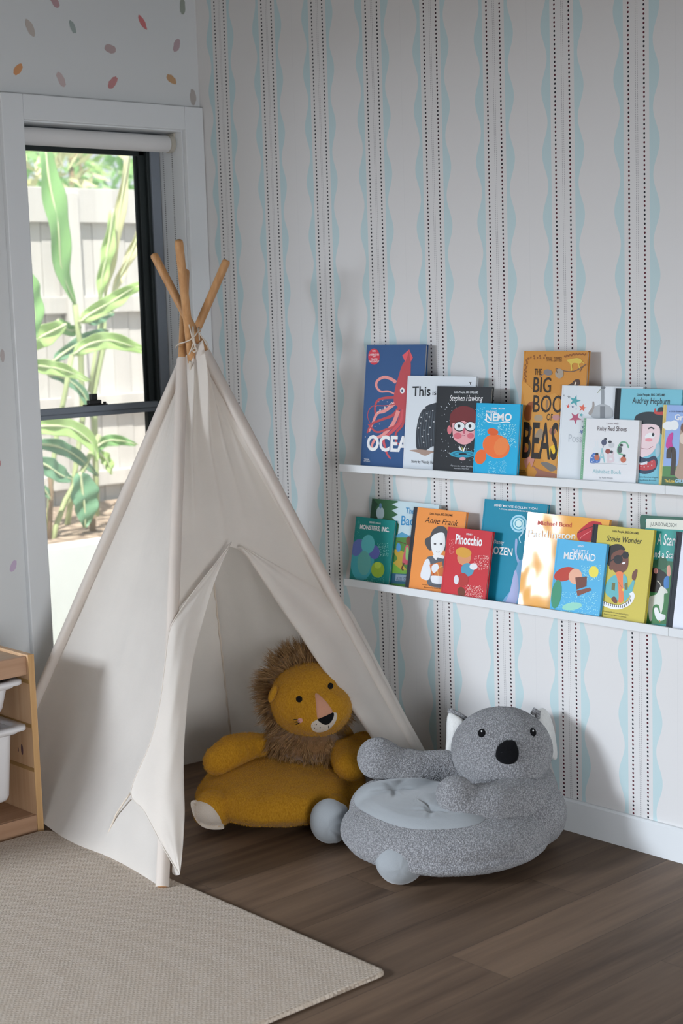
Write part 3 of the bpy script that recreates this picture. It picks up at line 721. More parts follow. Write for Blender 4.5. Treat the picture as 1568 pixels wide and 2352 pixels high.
for i in range(n + 1):
    s = i / n * (len(OL) - 1); a = cat(OL, s); b = cat(FLd, s); row = []
    for j in range(mcol + 1):
        t = j / mcol; px, py = lerp(a[0], b[0], t), lerp(a[1], b[1], t)
        off = .038 + .010 * math.sin(math.pi * t) * math.sin(math.pi * i / n) + .004 * noise.noise(V(t * 4, s * .8, 0)) - (.012 * (1 - t) * (i / n))
        row.append(at(px, py, wrapD(px, py, off)))
    # roll the free fold edge inwards
    last = row[-1]; row += [last - NF * .010 + (row[-2] - last).normalized() * .001, last - NF * .022 + (row[-3] - last).normalized() * .012]
    rows.append(row)
mb.grid(rows); mb.build('door_flap', M['canvas'], tent, smooth=True)
# stitched hem of the flap
def ribbon(pts, r, name, m, parent, n=6): 
    mb = MB(); mb.tube(pts, r, n); return mb.build(name, m, parent, smooth=True)
ribbon([rows[i][0] + ray(450, 1500) * -.0015 for i in range(0, n + 1, 2)], .0013, 'hem', M['canvas'], tent)
OR = [(549, 1250), (600, 1279), (680, 1324), (760, 1370), (800, 1396), (832, 1452), (880, 1545), (930, 1640), (985, 1740), (1010, 1790)]
FRd = [(551, 1254), (568, 1272), (606, 1330), (664, 1418), (692, 1456), (719, 1498), (752, 1545), (795, 1603), (850, 1680), (885, 1740)]
mb = MB(); rows = []; n = 80
poleR = lambda y: 468 + (y - 805) * .535
for i in range(n + 1):
    s = i / n * (len(OR) - 1); a = cat(OR, s); b = cat(FRd, s); row = []
    for j in range(mcol + 1):
        t = j / mcol; px, py = lerp(a[0], b[0], t), lerp(a[1], b[1], t)
        D = plane_D(px, py, FR, NF)
        over = max(0, px - poleR(py)) / 40
        off = .030 + .006 * math.sin(math.pi * t) * math.sin(math.pi * i / n) - .045 * over * over + .008 * noise.noise(V(t * 3, s * .7, 5)) - .012 * math.exp(-i / 6)
        row.append(at(px, py, D - off))
    last = row[-1]; row += [last - NF * .012 + (row[-2] - last).normalized() * .002, last - NF * .026 + (row[-3] - last).normalized() * .016]
    rows.append(row)
mb.grid(rows); mb.build('door_flap', M['canvas'], tent, smooth=True)
# ribbon tie hanging from the left flap, inner seam, cords and eyelet
def on_left(px, py, off): return at(px, py, plane_D(px, py, FA, NL) + .025 - off)
ribbon([at(a, b, plane_D(a, b, FA, NL) - o_) for a, b, o_ in ((302, 1818, .010), (285, 1842, .004), (268, 1868, .0), (255, 1898, -.001), (245, 1925, -.001), (236, 1947, -.001))], .0028, 'tie', M['cord'], tent)
ribbon([at(a, b, plane_D(a, b, FA, NL) - o_) for a, b, o_ in ((302, 1818, .014), (330, 1752, .014), (352, 1690, .014), (362, 1640, .014))], .0012, 'seam', M['cord'], tent)
crd = [(432, 738, 4.270), (438, 762, 4.264), (444, 788, 4.266), (440, 800, 4.272), (434, 814, 4.285)]
ribbon([at(c_[0], c_[1], c_[2] + .034) for c_ in crd], .0019, 'cord', M['cord'], tent)
ribbon([at(a, b, d_ + (.034 if d_ < 4.33 else 0)) for a, b, d_ in ((404, 799, 4.40), (405, 794, 4.375), (412, 789, 4.36), (424, 786, 4.29), (436, 781, 4.262), (447, 772, 4.262), (456, 760, 4.272), (461, 756, 4.29), (456, 751, 4.30), (455, 760, 4.285), (464, 775, 4.285), (474, 786, 4.30), (479, 803, 4.33))], .0019, 'cord', M['cord'], tent)
ribbon([at(a, b, d_ + (.034 if d_ < 4.33 else 0)) for a, b, d_ in ((443, 750, 4.270), (444, 775, 4.262), (448, 797, 4.268), (453, 804, 4.275), (446, 809, 4.280), (439, 804, 4.280), (447, 799, 4.272))], .0026, 'cord', M['cord'], tent)
ribbon([at(a, b, d_ + (.034 if d_ < 4.33 else 0)) for a, b, d_ in ((454, 754, 4.275), (457, 768, 4.268), (458, 782, 4.272))], .0018, 'cord', M['cord'], tent)
ec = at(434, 817, plane_D(434, 817, FA, NF) - .012); mb = MB(); e1 = CR.copy(); e2 = (CU + CW * .15).normalized()
mb.tube([ec + e1 * .0062 * math.cos(a * math.pi / 8) + e2 * .0068 * math.sin(a * math.pi / 8) for a in range(17)], .0024, 8); mb.build('eyelet', M['brass'], tent, smooth=True)

# ------------------------------------------------------------------ picture ledges and books
def ledge(name_label, x0, x1, zb, tilt):
    t = thing('picture_ledge', name_label, 'shelf', (x0, 0, zb), 'white picture ledges')
    T = Matrix.Translation((x0, 0, zb)) @ Matrix.Rotation(-tilt, 4, 'Y')
    def pt(name, a, b):
        mb = MB(); mb.box(a, b, None, T); mb.build(name, M['trim'], t, bevel=.0012)
    L = x1 - x0
    pt('base', (0, -.113, 0), (L, -.0005, .009)); pt('lip', (0, -.12, -.001), (L, -.113, .0205)); pt('back_rail', (0, -.012, .009), (L, -.0005, .055))
UP = lambda x: .9425 + .0082 * (x - .75)      # underside of the upper ledge
LO = lambda x: .6043 + .0033 * (x - .75)
ledge('long white ledge holding the upper row of books', .7465, 1.8955, UP(.7465), .0082)
ledge('short visible end of white ledge past the joint, upper row at right edge', 1.8965, 3.04, UP(1.8965), .0082)
ledge('long white ledge holding the lower row of books', .7530, 1.9030, LO(.753), .0033)
ledge('short visible end of white ledge past the joint, lower row at right edge', 1.9040, 3.05, LO(1.904), .0033)

ZO = {'A': (800, 770), 'B': (1168, 770), 'C': (780, 1130), 'D': (1168, 1130)}
def font_mesh(txt, bold=0, shear=0):
    c = bpy.data.curves.new('t', 'FONT'); c.body = txt; c.resolution_u = 3; c.offset = bold; c.shear = shear; c.space_character = 1.0
    o = bpy.data.objects.new('t', c); C.objects.link(o)
    dg = bpy.context.evaluated_depsgraph_get(); me = bpy.data.meshes.new_from_object(o.evaluated_get(dg))
    vs = [v.co.copy() for v in me.vertices]; fs = [list(p.vertices) for p in me.polygons]
    bpy.data.objects.remove(o); bpy.data.curves.remove(c); bpy.data.meshes.remove(me)
    return vs, fs
class Book:
    def __init__(s, zone, shelf, TL, TR, BL, layer, thick, cover, label, spine=None, spine_w=.0, rough=.42, g=1.28, curl=0):
        s.z = ZO[zone]; fl = UP if shelf == 'u' else LO; tan = .114 if shelf == 'u' else .195
        yl = (-.073, -.0837, -.0944, -.1050)[layer] if shelf == 'u' else (-.0725, -.0835, -.0945, -.1055)[layer]
        th = math.atan(tan); s.e2 = V(0, math.sin(th), math.cos(th)); s.nn = V(0, -math.cos(th), math.sin(th))
        zf = fl(1.2 if TL is None else hy(TL[0], TL[1], -.06).x); zf += .0098
        P = V(0, yl - tan * .0115, zf)
        a = hitp(TL[0], TL[1], P, s.nn); b = hitp(TR[0], TR[1], P, s.nn)
        xb = hitp(BL[0], BL[1], P, s.nn).x if BL else a.x
        x0 = (a.x + xb) / 2 if BL else a.x; s.w = b.x - x0
        s.h = ((a - P).dot(s.e2) + (b - P).dot(s.e2)) / 2; s.P = V(x0, P.y, P.z); s.t = thick
        s.root = thing('book', label, 'book', s.P, 'books on the picture ledges')
        s.root.rotation_euler = (math.pi / 2 - th, 0, 0)
        s.cm = paper(cover, g, rough); w_, h, t = s.w, s.h, s.t
        bd = .0022
        s.bend = (lambda x: curl * max(0, w_ * .52 - x) ** 1.3 * 2.0) if curl else (lambda x: 0)
        mb = MB()
        if curl:      # soft cover whose spine side curls forward
            sheet = [[V(.012 + (w_ - .012) * i / 40, h * j / 30, s.bend(.012 + (w_ - .012) * i / 40) + .0022 * noise.noise(V(i * .16, j * .13, 2)) * max(0, 1 - i / 24)) for i in range(41)] for j in range(31)]
            back = [[v - V(0, 0, .0012) for v in row] for row in sheet]
            mb.grid(sheet); mb.grid(back); mb.grid([[r_[0] for r_ in sheet], [r_[0] for r_ in back]]); mb.grid([sheet[-1], back[-1]]); mb.box((.006, 0, -t), (w_, h, -t + bd))
        else:
            mb.box((.0055, 0, -bd), (w_, h, 0)); mb.box((.0055, 0, -t), (w_, h, -t + bd)); mb.box((0, 0, -t), (.005, h, -.0002)); mb.box((.002, .0005, -bd * .8), (.009, h - .0005, -bd * .35))
        s.cov = mb.build('cover', s.cm, s.root, bevel=0 if curl else .0007, smooth=bool(curl), local=True)
        mb = MB(); mb.box((.004, .003, -t + bd), (w_ - .004, h - .003, -bd)); mb.build('pages', M['pages'], s.root, local=True)
        if spine:
            mb = MB(); mb.box((-.0003, -.0002, -t - .0002), (.0052, h + .0002, .0003)); mb.box((.0056, -.0002, -.001), (spine_w, h + .0002, .0004)); mb.build('spine_cloth', paper(spine, 1.1, .6), s.root, bevel=.0005, local=True)
        s.pic = MB(); s.let = MB(); s.k = 0
    def uv(s, zx, zy, full=False):
        px, py = (zx, zy) if full else (s.z[0] + zx / 3.92, s.z[1] + zy / 3.92)
        q = hitp(px, py, s.P, s.nn) - s.P; return (q.x, q.dot(s.e2))
    def lay(s): s.k += 1; return .00045 + .00001 * s.k
    def poly(s, pts, col, raw=False):
        p = pts if raw else [s.uv(*a) for a in pts]
        e = .0004
        for ax, lim, sg in ((0, e, 1), (0, s.w - e, -1), (1, e, 1), (1, s.h - e, -1)):   # trimmed at the cover's edge
            o = []
            for i in range(len(p)):
                a, b = p[i - 1], p[i]; ia, ib = (a[ax] - lim) * sg >= 0, (b[ax] - lim) * sg >= 0
                if ia != ib:
                    f = (lim - a[ax]) / (b[ax] - a[ax]); o.append((a[0] + (b[0] - a[0]) * f, a[1] + (b[1] - a[1]) * f))
                if ib: o.append(b)
            p = o
            if not p: return s
        z = s.lay(); c = paper(col); k = len(p)
        s.pic.add([(a, b, z) for a, b in p], [tuple(range(k))], c); return s
    def smooth(s, pts, col, n=6):
        k = len(pts); out = []
        for i in range(k):
            p0, p1, p2, p3 = pts[i - 1], pts[i], pts[(i + 1) % k], pts[(i + 2) % k]
            for j in range(n):
                f = j / n
                out.append(tuple(.5 * ((2 * b) + (c - a) * f + (2 * a - 5 * b + 4 * c - d) * f * f + (3 * b - a - 3 * c + d) * f ** 3) for a, b, c, d in zip(p0, p1, p2, p3)))
        z = s.lay(); c = paper(col); ps = [s.uv(*a) for a in out]
        vs = [(a, b, z) for a, b in ps]
        # fill robustly even when concave
        from mathutils.geometry import tessellate_polygon
        s.pic.add(vs, tessellate_polygon([[Vector(v) for v in vs]]), c); return s
    def ell(s, x, y, rx, ry, col, rot=0, n=24):
        a = math.radians(rot); return s.poly([(x + rx * math.cos(t) * math.cos(a) - ry * math.sin(t) * math.sin(a), y + rx * math.cos(t) * math.sin(a) + ry * math.sin(t) * math.cos(a)) for t in (2 * math.pi * i / n for i in range(n))], col)
    def line(s, pts, w, col, n=5, taper=1.0):
        out = []; k = len(pts)
        for i in range(k - 1):
            p0, p1, p2, p3 = pts[max(i - 1, 0)], pts[i], pts[i + 1], pts[min(i + 2, k - 1)]
            for j in range(n):
                f = j / n; out.append(tuple(.5 * ((2 * b) + (c - a) * f + (2 * a - 5 * b + 4 * c - d) * f * f + (3 * b - a - 3 * c + d) * f ** 3) for a, b, c, d in zip(p0, p1, p2, p3)))
        out.append(pts[-1]); z = s.lay(); c = paper(col); L = []; R = []; m = len(out)
        for i, p in enumerate(out):
            a, b = out[max(i - 1, 0)], out[min(i + 1, m - 1)]; dx, dy = b[0] - a[0], b[1] - a[1]; l = math.hypot(dx, dy) or 1
            ww = w / 2 * (1 + (taper - 1) * i / (m - 1)); ox, oy = -dy / l * ww, dx / l * ww
            u = s.uv(p[0] + ox, p[1] + oy); v = s.uv(p[0] - ox, p[1] - oy)
            cl = lambda q: (min(max(q[0], .0004), s.w - .0004), min(max(q[1], .0004), s.h - .0004), z)
            L.append(cl(u)); R.append(cl(v))
        s.pic.add(L + R, [(i, i + 1, m + i + 1, m + i) for i in range(m - 1)], c); return s
    def dots(s, spots, r, col):
        k = s.k
        for x, y in spots: s.k = k; s.ell(x, y, r, r, col, n=7)
        return s
    def spray(s, x0, y0, x1, y1, n, r, col, seed=0):
        rd = random.Random(seed); z = s.lay(); c = paper(col)
        for _ in range(n):
            x, y = s.uv(rd.uniform(x0, x1), rd.uniform(y0, y1)); q = r / 3.92 * .00125 * rd.uniform(.5, 1.2)
            if .001 < x < s.w - .001 and .001 < y < s.h - .001: s.pic.add([(x - q, y, z), (x, y - q, z), (x + q, y, z), (x, y + q, z)], [(0, 1, 2, 3)], c)
        return s
    def txt(s, t, a, b, h, col, bold=0.0, shear=0, clip=True):
        """letters between baseline ends a and b (crop pixels), capitals h high"""
        vs, fs = font_mesh(t, bold, shear); A = V(*s.uv(*a)); B = V(*s.uv(*b)); T = V(*s.uv(a[0], a[1] - h))
        x0 = min(v.x for v in vs); x1 = max(v.x for v in vs); d = B - A; sx = d.length / (x1 - x0); d.normalize(); up = Vector((-d.y, d.x)); sy = (T - A).length / .70
        z = s.lay()
        o = []
        for v in vs:
            p = A + d * (v.x - x0) * sx + up * v.y * sy
            o.append((min(p.x, s.w - .0004), p.y, z + s.bend(p.x) + (.0012 if s.bend(p.x) > 0 else 0)))
        q = MB(); q.add(o, fs, paper(col)); q.build('title' if h > 38 else 'small_print', None, s.cov, local=True); return s
    def done(s):
        if s.pic.v: s.pic.build('cover_picture', None, s.cov, local=True)
        if s.let.v: s.let.build('lettering', None, s.cov, local=True)
M['pages'] = plain('book_pages', (.66, .64, .58), .9)
WH = 'e8ecee'
# 1 squid
b = Book('A', 'u', (839.5, 791), (977.8, 791.5), (830, 1066), 0, .011, '31527e', 'tall navy blue book with a red squid, leftmost on the upper ledge')
R1, R2, R3 = 'b0494f', 'c2525a', 'd98c88'
tent_ = [([(430, 425), (380, 392), (320, 378), (262, 410), (252, 460), (290, 505), (360, 505), (415, 528)], 30, R3), ([(428, 560), (330, 565), (262, 590), (240, 650), (246, 740)], 26, R1),
         ([(420, 610), (330, 680), (260, 705), (220, 790), (185, 870)], 34, R3), ([(425, 620), (330, 635), (215, 640), (172, 720), (200, 800)], 10, R1),
         ([(460, 650), (400, 720), (300, 760), (210, 800), (170, 880)], 30, R1), ([(450, 680), (400, 800), (320, 890), (250, 930), (215, 980), (212, 1040)], 36, R3),
         ([(490, 640), (440, 800), (340, 850), (250, 870), (180, 800)], 28, R1), ([(500, 650), (470, 780), (390, 870), (320, 930), (330, 1010), (350, 1070), (380, 1112)], 32, R2), ([(510, 660), (490, 800), (430, 880), (430, 960), (470, 985)], 26, R1)]
for p, w, c in tent_: b.line(p, w, c, taper=.45)
b.smooth([(548, 128), (520, 210), (480, 280), (452, 370), (428, 450), (412, 530), (410, 600), (450, 650), (500, 670), (540, 640), (545, 500), (558, 380), (562, 260), (552, 180)], R1)
b.poly([(548, 128), (486, 182), (512, 240), (532, 190)], 'd2575f').poly([(548, 128), (581, 202), (562, 240), (552, 190)], 'd2575f')
b.dots([(150 + 3, 915), (190, 850), (250, 640), (275, 600), (310, 585), (350, 600), (390, 605), (240, 820), (280, 800)], 4, 'e7c5c0')
for i in range(22): b.dots([(262 + 10 * math.sin(i * .9) + i * 6.4, 690 - i * 3.6 + 5 * math.cos(i * 2.))], 4, 'efd3cc')
b.ell(486, 498, 21, 27, WH).ell(485, 500, 9, 11, '35445f').ell(231, 193, 52, 73, 'c23a48')
for t, y, x0, x1, h in (('WITH', 150, 215, 247, 14), ('LASERCUTS', 183, 188, 276, 16), ('AND', 197, 218, 246, 11), ('FLAPS', 222, 203, 262, 14), ('THROUGHOUT', 245, 184, 278, 16)): b.txt(t, (x0, y), (x1, y), h, 'f0dede', .012)
b.txt('OCEAN', (165, 1033), (640, 1052), 132, 'eef1f3', .035).txt('Thames', (140, 1119), (188, 1122), 12, WH, .01).txt('& Hudson', (140, 1137), (195, 1139), 12, WH, .01)
b.done()
# 2
b = Book('A', 'u', (933.4, 863), (1093.4, 865), (927, 1073.6), 1, .0095, 'd3d9de', 'pale grey book with a dark speckled animal, leaning over the squid book', g=1.2, rough=.2)
b.smooth([(612, 1010), (608, 900), (622, 790), (650, 700), (700, 640), (760, 615), (820, 612), (860, 700), (860, 990), (760, 1000), (700, 1035), (640, 1032)], '33383f')
for k in range(8): b.line([(640 + k * 22, 1010), (625 + k * 24, 850), (660 + k * 20, 680 + abs(k - 4) * 4)], 5, '525b63')
b.dots([(690, 660), (655, 738), (708, 705), (650, 790), (730, 735), (700, 770), (632, 835), (680, 855), (735, 830), (665, 910), (720, 890), (678, 965), (745, 940), (760, 680), (770, 780)], 6, 'dfe5ea')
b.smooth([(550, 1038), (640, 1028), (760, 1040), (850, 1030), (850, 1060), (760, 1058), (690, 1085), (620, 1055)], '9c8478')
b.line([(1085, 425), (1108, 425)], 5, '2a2a2a').line([(1098, 425), (1100, 445)], 8, '2a2a2a')
b.txt('This', (575, 545), (738, 543), 85, '22252a', .016).txt('is', (757, 538), (792, 538), 45, '22252a', .008).txt('Story by Wendy Hartmann', (566, 1146), (838, 1163), 26, '33383d', .006); b.done()
# 3
b = Book('A', 'u', (1004, 887), (1129, 888.6), (992.6, 1077), 2, .010, '26292d', 'black book with a portrait wearing glasses, partly behind the small cyan book')
b.spray(830, 610, 1280, 1180, 130, 5, 'cdd4d8', 3)
b.ell(910, 852, 20, 40, 'c86f77').smooth([(935, 800), (940, 740), (1000, 700), (1100, 700), (1150, 760), (1150, 860), (1130, 930), (1090, 970), (1040, 985), (985, 965), (945, 920)], 'd59a9f')
b.smooth([(912, 760), (925, 700), (980, 650), (1050, 638), (1120, 660), (1160, 720), (1160, 790), (1060, 782), (1040, 770), (985, 785), (935, 795), (920, 830)], '6c2b2e')
for x in (1000, 1098): b.ell(x, 822, 52, 46, '2a1f24').ell(x, 820, 46, 39, 'd6dbe0').ell(x - 4, 818, 14, 15, '222329')
b.line([(1048, 800), (1052, 812)], 10, '2a1f24').ell(985, 905, 36, 28, 'c56370').ell(1100, 905, 30, 26, 'c56370').ell(1042, 862, 10, 26, 'b9566a').line([(1028, 898), (1040, 905), (1052, 896)], 4, '7a3340')
b.ell(1030, 1070, 115, 32, '2f93ad').ell(1030, 1070, 92, 24, '1f6f8a').ell(1030, 1070, 70, 17, '2f93ad').ell(1030, 1070, 38, 10, '1b2a33')
b.poly([(995, 985), (1025, 1040), (1060, 985), (1040, 1050), (1000, 1030)], 'dfe3e4').poly([(1020, 1010), (1034, 1010), (1028, 1050)], '9a9a4a').ell(1028, 1112, 28, 15, 'c9939a')
b.txt('Little People, BIG DREAMS', (955, 521), (1168, 524), 20, 'd5d9dc', .008).txt('Stephen Hawking', (912, 590), (1210, 592), 52, 'eceff1', .004, .25)
b.txt('Written by Isabel Sanchez Vegara', (920, 1180), (1180, 1192), 13, 'b9bdc0').txt('Illustrated by Matt Hunt', (950, 1203), (1083, 1209), 12, 'b9bdc0'); b.done()
# 4 (picture replaced by plain coloured shapes)
b = Book('A', 'u', (1095.4, 925), (1195, 928.7), (1083.7, 1083.8), 3, .010, '169fca', 'small bright cyan book with an orange shape, in front of the black book')
b.spray(1160, 650, 1230, 900, 110, 3.5, 'a8dcec', 1).spray(1340, 800, 1510, 1010, 240, 4, 'a8dcec', 2).spray(1260, 1130, 1420, 1240, 160, 3.5, '8fd0e6', 4)
b.ell(1190, 1095, 50, 68, 'd9652f', 18).ell(1330, 1000, 125, 105, 'dd6a32', 25).ell(1375, 1000, 62, 84, 'e27b40', 20).ell(1300, 870, 50, 32, 'cf5a28', 10)
b.txt('DISNEY', (1292, 666), (1342, 667), 15, 'e6f3f7', .02).txt('PIXAR', (1352, 667), (1408, 668), 13, 'e6f3f7', .02).txt('FINDING', (1240, 700), (1338, 701), 22, 'f0f6f8', .02).txt('NEMO', (1235, 772), (1470, 770), 66, 'f0f6f8', .03)
b.line([(1228, 755), (1260, 782), (1340, 790), (1420, 780), (1458, 788)], 9, 'dcecf2'); b.done()
# 5
b = Book('B', 'u', (1198, 806), (1350, 806), (1191, 1091), 0, .011, 'bd8136', 'tall ochre picture book of animals with large hand-drawn black capitals', rough=.3)
for i in range(34):
    a = i / 33; x = lerp(190, 150, min(1, a * 2)) if a > .25 else lerp(330, 180, a * 4); y = 180 + 30 * abs(math.sin(i)) if a <= .25 else lerp(200, 560, (a - .25) / .75)
    b.ell(x + 8 * math.sin(i * 2.3), y, 8, 10, '8a5320', n=8)
for i in range(22): b.ell(505 + i * 9, 190 - 20 * math.sin(i / 21 * 2.2) + 6 * math.sin(i * 2), 7, 8, '8a5320', n=8)
b.smooth([(120, 420), (300, 560), (440, 540), (460, 900), (440, 1260), (300, 1100), (200, 800)], 'c48a3c')
b.line([(430, 300), (520, 325), (600, 320), (700, 260)], 9, '6d5444').line([(640, 330), (670, 280)], 6, '6d5444')
b.smooth([(525, 225), (560, 215), (620, 205), (660, 225), (645, 255), (590, 250), (570, 270), (575, 310), (562, 315), (555, 260)], 'c9b04a').line([(650, 230), (680, 255)], 7, 'c9b04a').line([(628, 250), (640, 300)], 9, 'c9b04a')
b.ell(458, 345, 38, 44, '9b8f80').line([(425, 300), (440, 340)], 8, '6d5444').ell(355, 335, 40, 28, '76706f', 10).line([(330, 340), (280, 375)], 6, '76706f')
b.smooth([(530, 455), (570, 430), (600, 400), (635, 400), (640, 440), (610, 458)], '4a3328').poly([(600, 420), (612, 425), (600, 455), (590, 450)], 'd8c8b0')
b.smooth([(205, 600), (235, 600), (210, 680), (200, 760), (150, 760), (140, 690), (170, 620)], '8d4a22').ell(270, 745, 40, 30, '9d8a72').ell(430, 740, 36, 26, 'b0807c')
b.smooth([(360, 1060), (370, 1010), (420, 985), (445, 1000), (448, 1080), (400, 1090)], 'e0b322').ell(275, 900, 32, 60, '8d7c68', 20).ell(180, 840, 30, 24, '4a3530').ell(395, 865, 30, 32, '96604a')
b.smooth([(150, 990), (175, 1040), (190, 1070), (160, 1080), (145, 1030)], 'a85c40').smooth([(145, 1120), (200, 1090), (235, 1100), (225, 1150), (205, 1190), (190, 1140), (160, 1195), (145, 1160)], 'b87c6c')
b.smooth([(290, 1150), (350, 1145), (420, 1180), (430, 1210), (380, 1225), (330, 1190)], '6e6863').smooth([(220, 1175), (290, 1215), (430, 1250), (436, 1280), (250, 1280), (255, 1230)], '93604e').smooth([(340, 580), (360, 600), (350, 660), (335, 650)], '8a6a4a')
b.txt('YUVAL', (336, 234), (396, 235), 42, '5a3517').txt('ZOMMER', (405, 236), (480, 237), 42, '5a3517').txt('THE', (232, 357), (297, 359), 56, '2a2018', .004)
b.txt('BIG', (220, 511), (378, 515), 134, '2a2018', .008).txt('BOOK', (218, 690), (585, 700), 152, '2a2018', .008).txt('OF', (342, 765), (396, 768), 60, '2a2018', .004).txt('BEASTS', (122, 1098), (600, 1125), 318, '241c16', .016)
b.txt('Thames', (92, 1222), (150, 1226), 16, '3c2a1a').txt('& Hudson', (92, 1240), (158, 1244), 16, '3c2a1a'); b.done()
# 6
b = Book('B', 'u', (1288, 887), (1477, 886.5), (1280, 1098), 1, .0095, 'd5dade', 'white picture book with watercolour stars, behind the small alphabet book', g=1.2, rough=.18)
def star(x, y, r, c, a0=0): b.poly([(x + (r if i % 2 == 0 else r * .38) * math.sin(a0 + i * math.pi / 5), y - (r if i % 2 == 0 else r * .38) * math.cos(a0 + i * math.pi / 5)) for i in range(10)], c)
for x, y, r, c, a0 in ((595, 590, 55, '4d9aa0', .3), (665, 655, 38, 'd0604a', .2), (535, 640, 22, 'c9564a', .1), (600, 745, 58, 'a8506a', .6), (655, 718, 24, '5fa3a8', .3), (542, 556, 18, '8a8f94', 0), (497, 542, 12, '9a9fa4', .3), (577, 645, 14, '566080', .2), (608, 664, 9, 'a0a5aa', 0), (665, 775, 12, 'a0a5aa', .3), (672, 828, 18, '566080', 0), (655, 870, 24, '6e7fa8', .7)): star(x, y, r, c, a0)
b.line([(845, 456), (846, 560), (845, 640)], 30, '8d9296').smooth([(740, 690), (780, 640), (845, 620), (910, 640), (940, 690), (920, 745), (760, 745)], 'a4a8ab').line([(845, 640), (845, 745)], 44, '75797d').smooth([(718, 700), (750, 650), (755, 600), (770, 605), (768, 660), (740, 720)], '97908c').line([(800, 520), (840, 470)], 5, '8a9078').ell(850, 470, 22, 14, '6b6f73')
b.txt('Possum Magic', (538, 960), (930, 970), 70, 'aeb4ba', .006); b.done()
# 7
b = Book('B', 'u', (1415, 892), (1566.5, 894.5), (1399, 1107), 2, .010, '6fb3c3', 'turquoise book with a black spine and a black-haired portrait on the upper ledge', '23272b', .017)
b.smooth([(1130, 760), (1150, 720), (1220, 692), (1320, 695), (1390, 740), (1395, 900), (1350, 860), (1340, 820), (1200, 808), (1130, 800)], '1f2a30').ell(1375, 690, 40, 45, '1f2a30').smooth([(1310, 700), (1318, 655), (1335, 690), (1390, 690), (1390, 720), (1340, 715)], 'b5403c')
b.smooth([(1190, 806), (1345, 815), (1360, 920), (1330, 1000), (1290, 1060), (1240, 1088), (1165, 1085), (1150, 900)], 'd9c3c6').line([(1255, 842), (1285, 832), (1310, 845)], 13, '1f2429').smooth([(1225, 915), (1260, 880), (1310, 885), (1312, 915), (1260, 932)], 'eef0f1').ell(1300, 895, 12, 16, '1f2429').ell(1262, 942, 34, 16, 'd98d95').line([(1190, 1015), (1250, 1025), (1300, 1000)], 4, '8d4a52')
b.smooth([(1150, 1090), (1240, 1110), (1310, 1085), (1340, 1140), (1310, 1220), (1220, 1250), (1150, 1210)], '26384f').smooth([(1150, 1150), (1240, 1150), (1310, 1120), (1320, 1190), (1240, 1218), (1150, 1200)], 'b33b40').dots([(1190, 1180), (1220, 1185), (1255, 1182), (1288, 1170), (1190, 1150), (1240, 1160), (1290, 1140)], 5, 'e6e0e0').smooth([(1140, 1130), (1190, 1150), (1245, 1135), (1240, 1160), (1180, 1165)], 'c9d0d6').smooth([(1330, 980), (1360, 985), (1365, 1060), (1330, 1100), (1320, 1040)], '9bb7c2')
b.txt('Little People, BIG DREAMS', (1155, 545), (1408, 549), 22, '2b3236', .008).txt('Audrey Hepburn', (1112, 612), (1450, 622), 56, '20262a', .002, .1)
b.txt('Written by Isabel Sanchez Vegara', (1075, 1277), (1345, 1288), 14, '3c5961').txt('Illustrated by Amaia Arrazola', (1100, 1308), (1328, 1313), 14, '3c5961'); b.done()
# 8
b = Book('B', 'u', (1344, 961), (1467.7, 965), (1328, 1101.6), 3, .011, 'd8d9db', 'small white alphabet book with a green dotted edge on the upper ledge', '7fb08f', .0085, g=1.2)
for i in range(26): b.pic.add([(x_ + .0035, .004 + i * .0062, .0006) for x_ in (0,)] + [(.0045, .0032 + i * .0062, .0006), (.0055, .004 + i * .0062, .0006), (.0045, .0048 + i * .0062, .0006)], [(0, 1, 2, 3)], paper('e8efe8'))
b.txt('A', (808, 1145), (868, 1145), 130, '8fbac0', .01).txt('B', (885, 1145), (952, 1147), 110, 'cdbfc4', .02).line([(1080, 1015), (1060, 970), (1015, 965), (985, 1010), (985, 1060), (1030, 1075)], 13, '6ba383')
b.smooth([(735, 1150), (745, 1080), (780, 1060), (820, 1100), (812, 1145)], '4a6fae').dots([(750, 1100), (770, 1085), (790, 1110), (765, 1125), (795, 1135), (750, 1135)], 4, 'e8ecf0').ell(792, 1030, 34, 28, 'cdd2d5').line([(785, 1005), (780, 955)], 12, 'cdd2d5').line([(802, 1005), (800, 955)], 12, 'cdd2d5').ell(795, 1100, 24, 26, 'b0644a')
for x, y, rx, ry, c in ((858, 965, 24, 28, '4a5068'), (872, 935, 14, 12, '3c3f48'), (925, 990, 26, 24, 'b9bcc0'), (912, 960, 16, 12, '3a3c42'), (893, 1045, 24, 22, '8a4038'), (925, 1050, 14, 14, '3a3c42'), (1000, 1030, 20, 32, '4c5a58'), (1015, 990, 14, 12, '33363a'), (975, 1110, 24, 36, 'cfd3d6'), (1032, 1120, 26, 28, 'b5644a'), (1040, 1085, 14, 14, '33363a'), (795, 1070, 14, 12, '33363a')): b.ell(x, y, rx, ry, c, n=14)
b.line([(850, 990), (852, 1010)], 5, '4a5068').line([(730, 1150), (900, 1155), (1065, 1165)], 4, 'a9acb0')
b.txt('Learn with', (882, 803), (988, 805), 20, '8b7f86').txt('Ruby Red Shoes', (800, 858), (1062, 866), 42, '4a3a3e', .002).txt('Alphabet Book', (755, 1240), (1012, 1252), 36, '8fb7bd').txt('by Kate Knapp', (815, 1288), (937, 1293), 16, '8b8f93'); b.done()
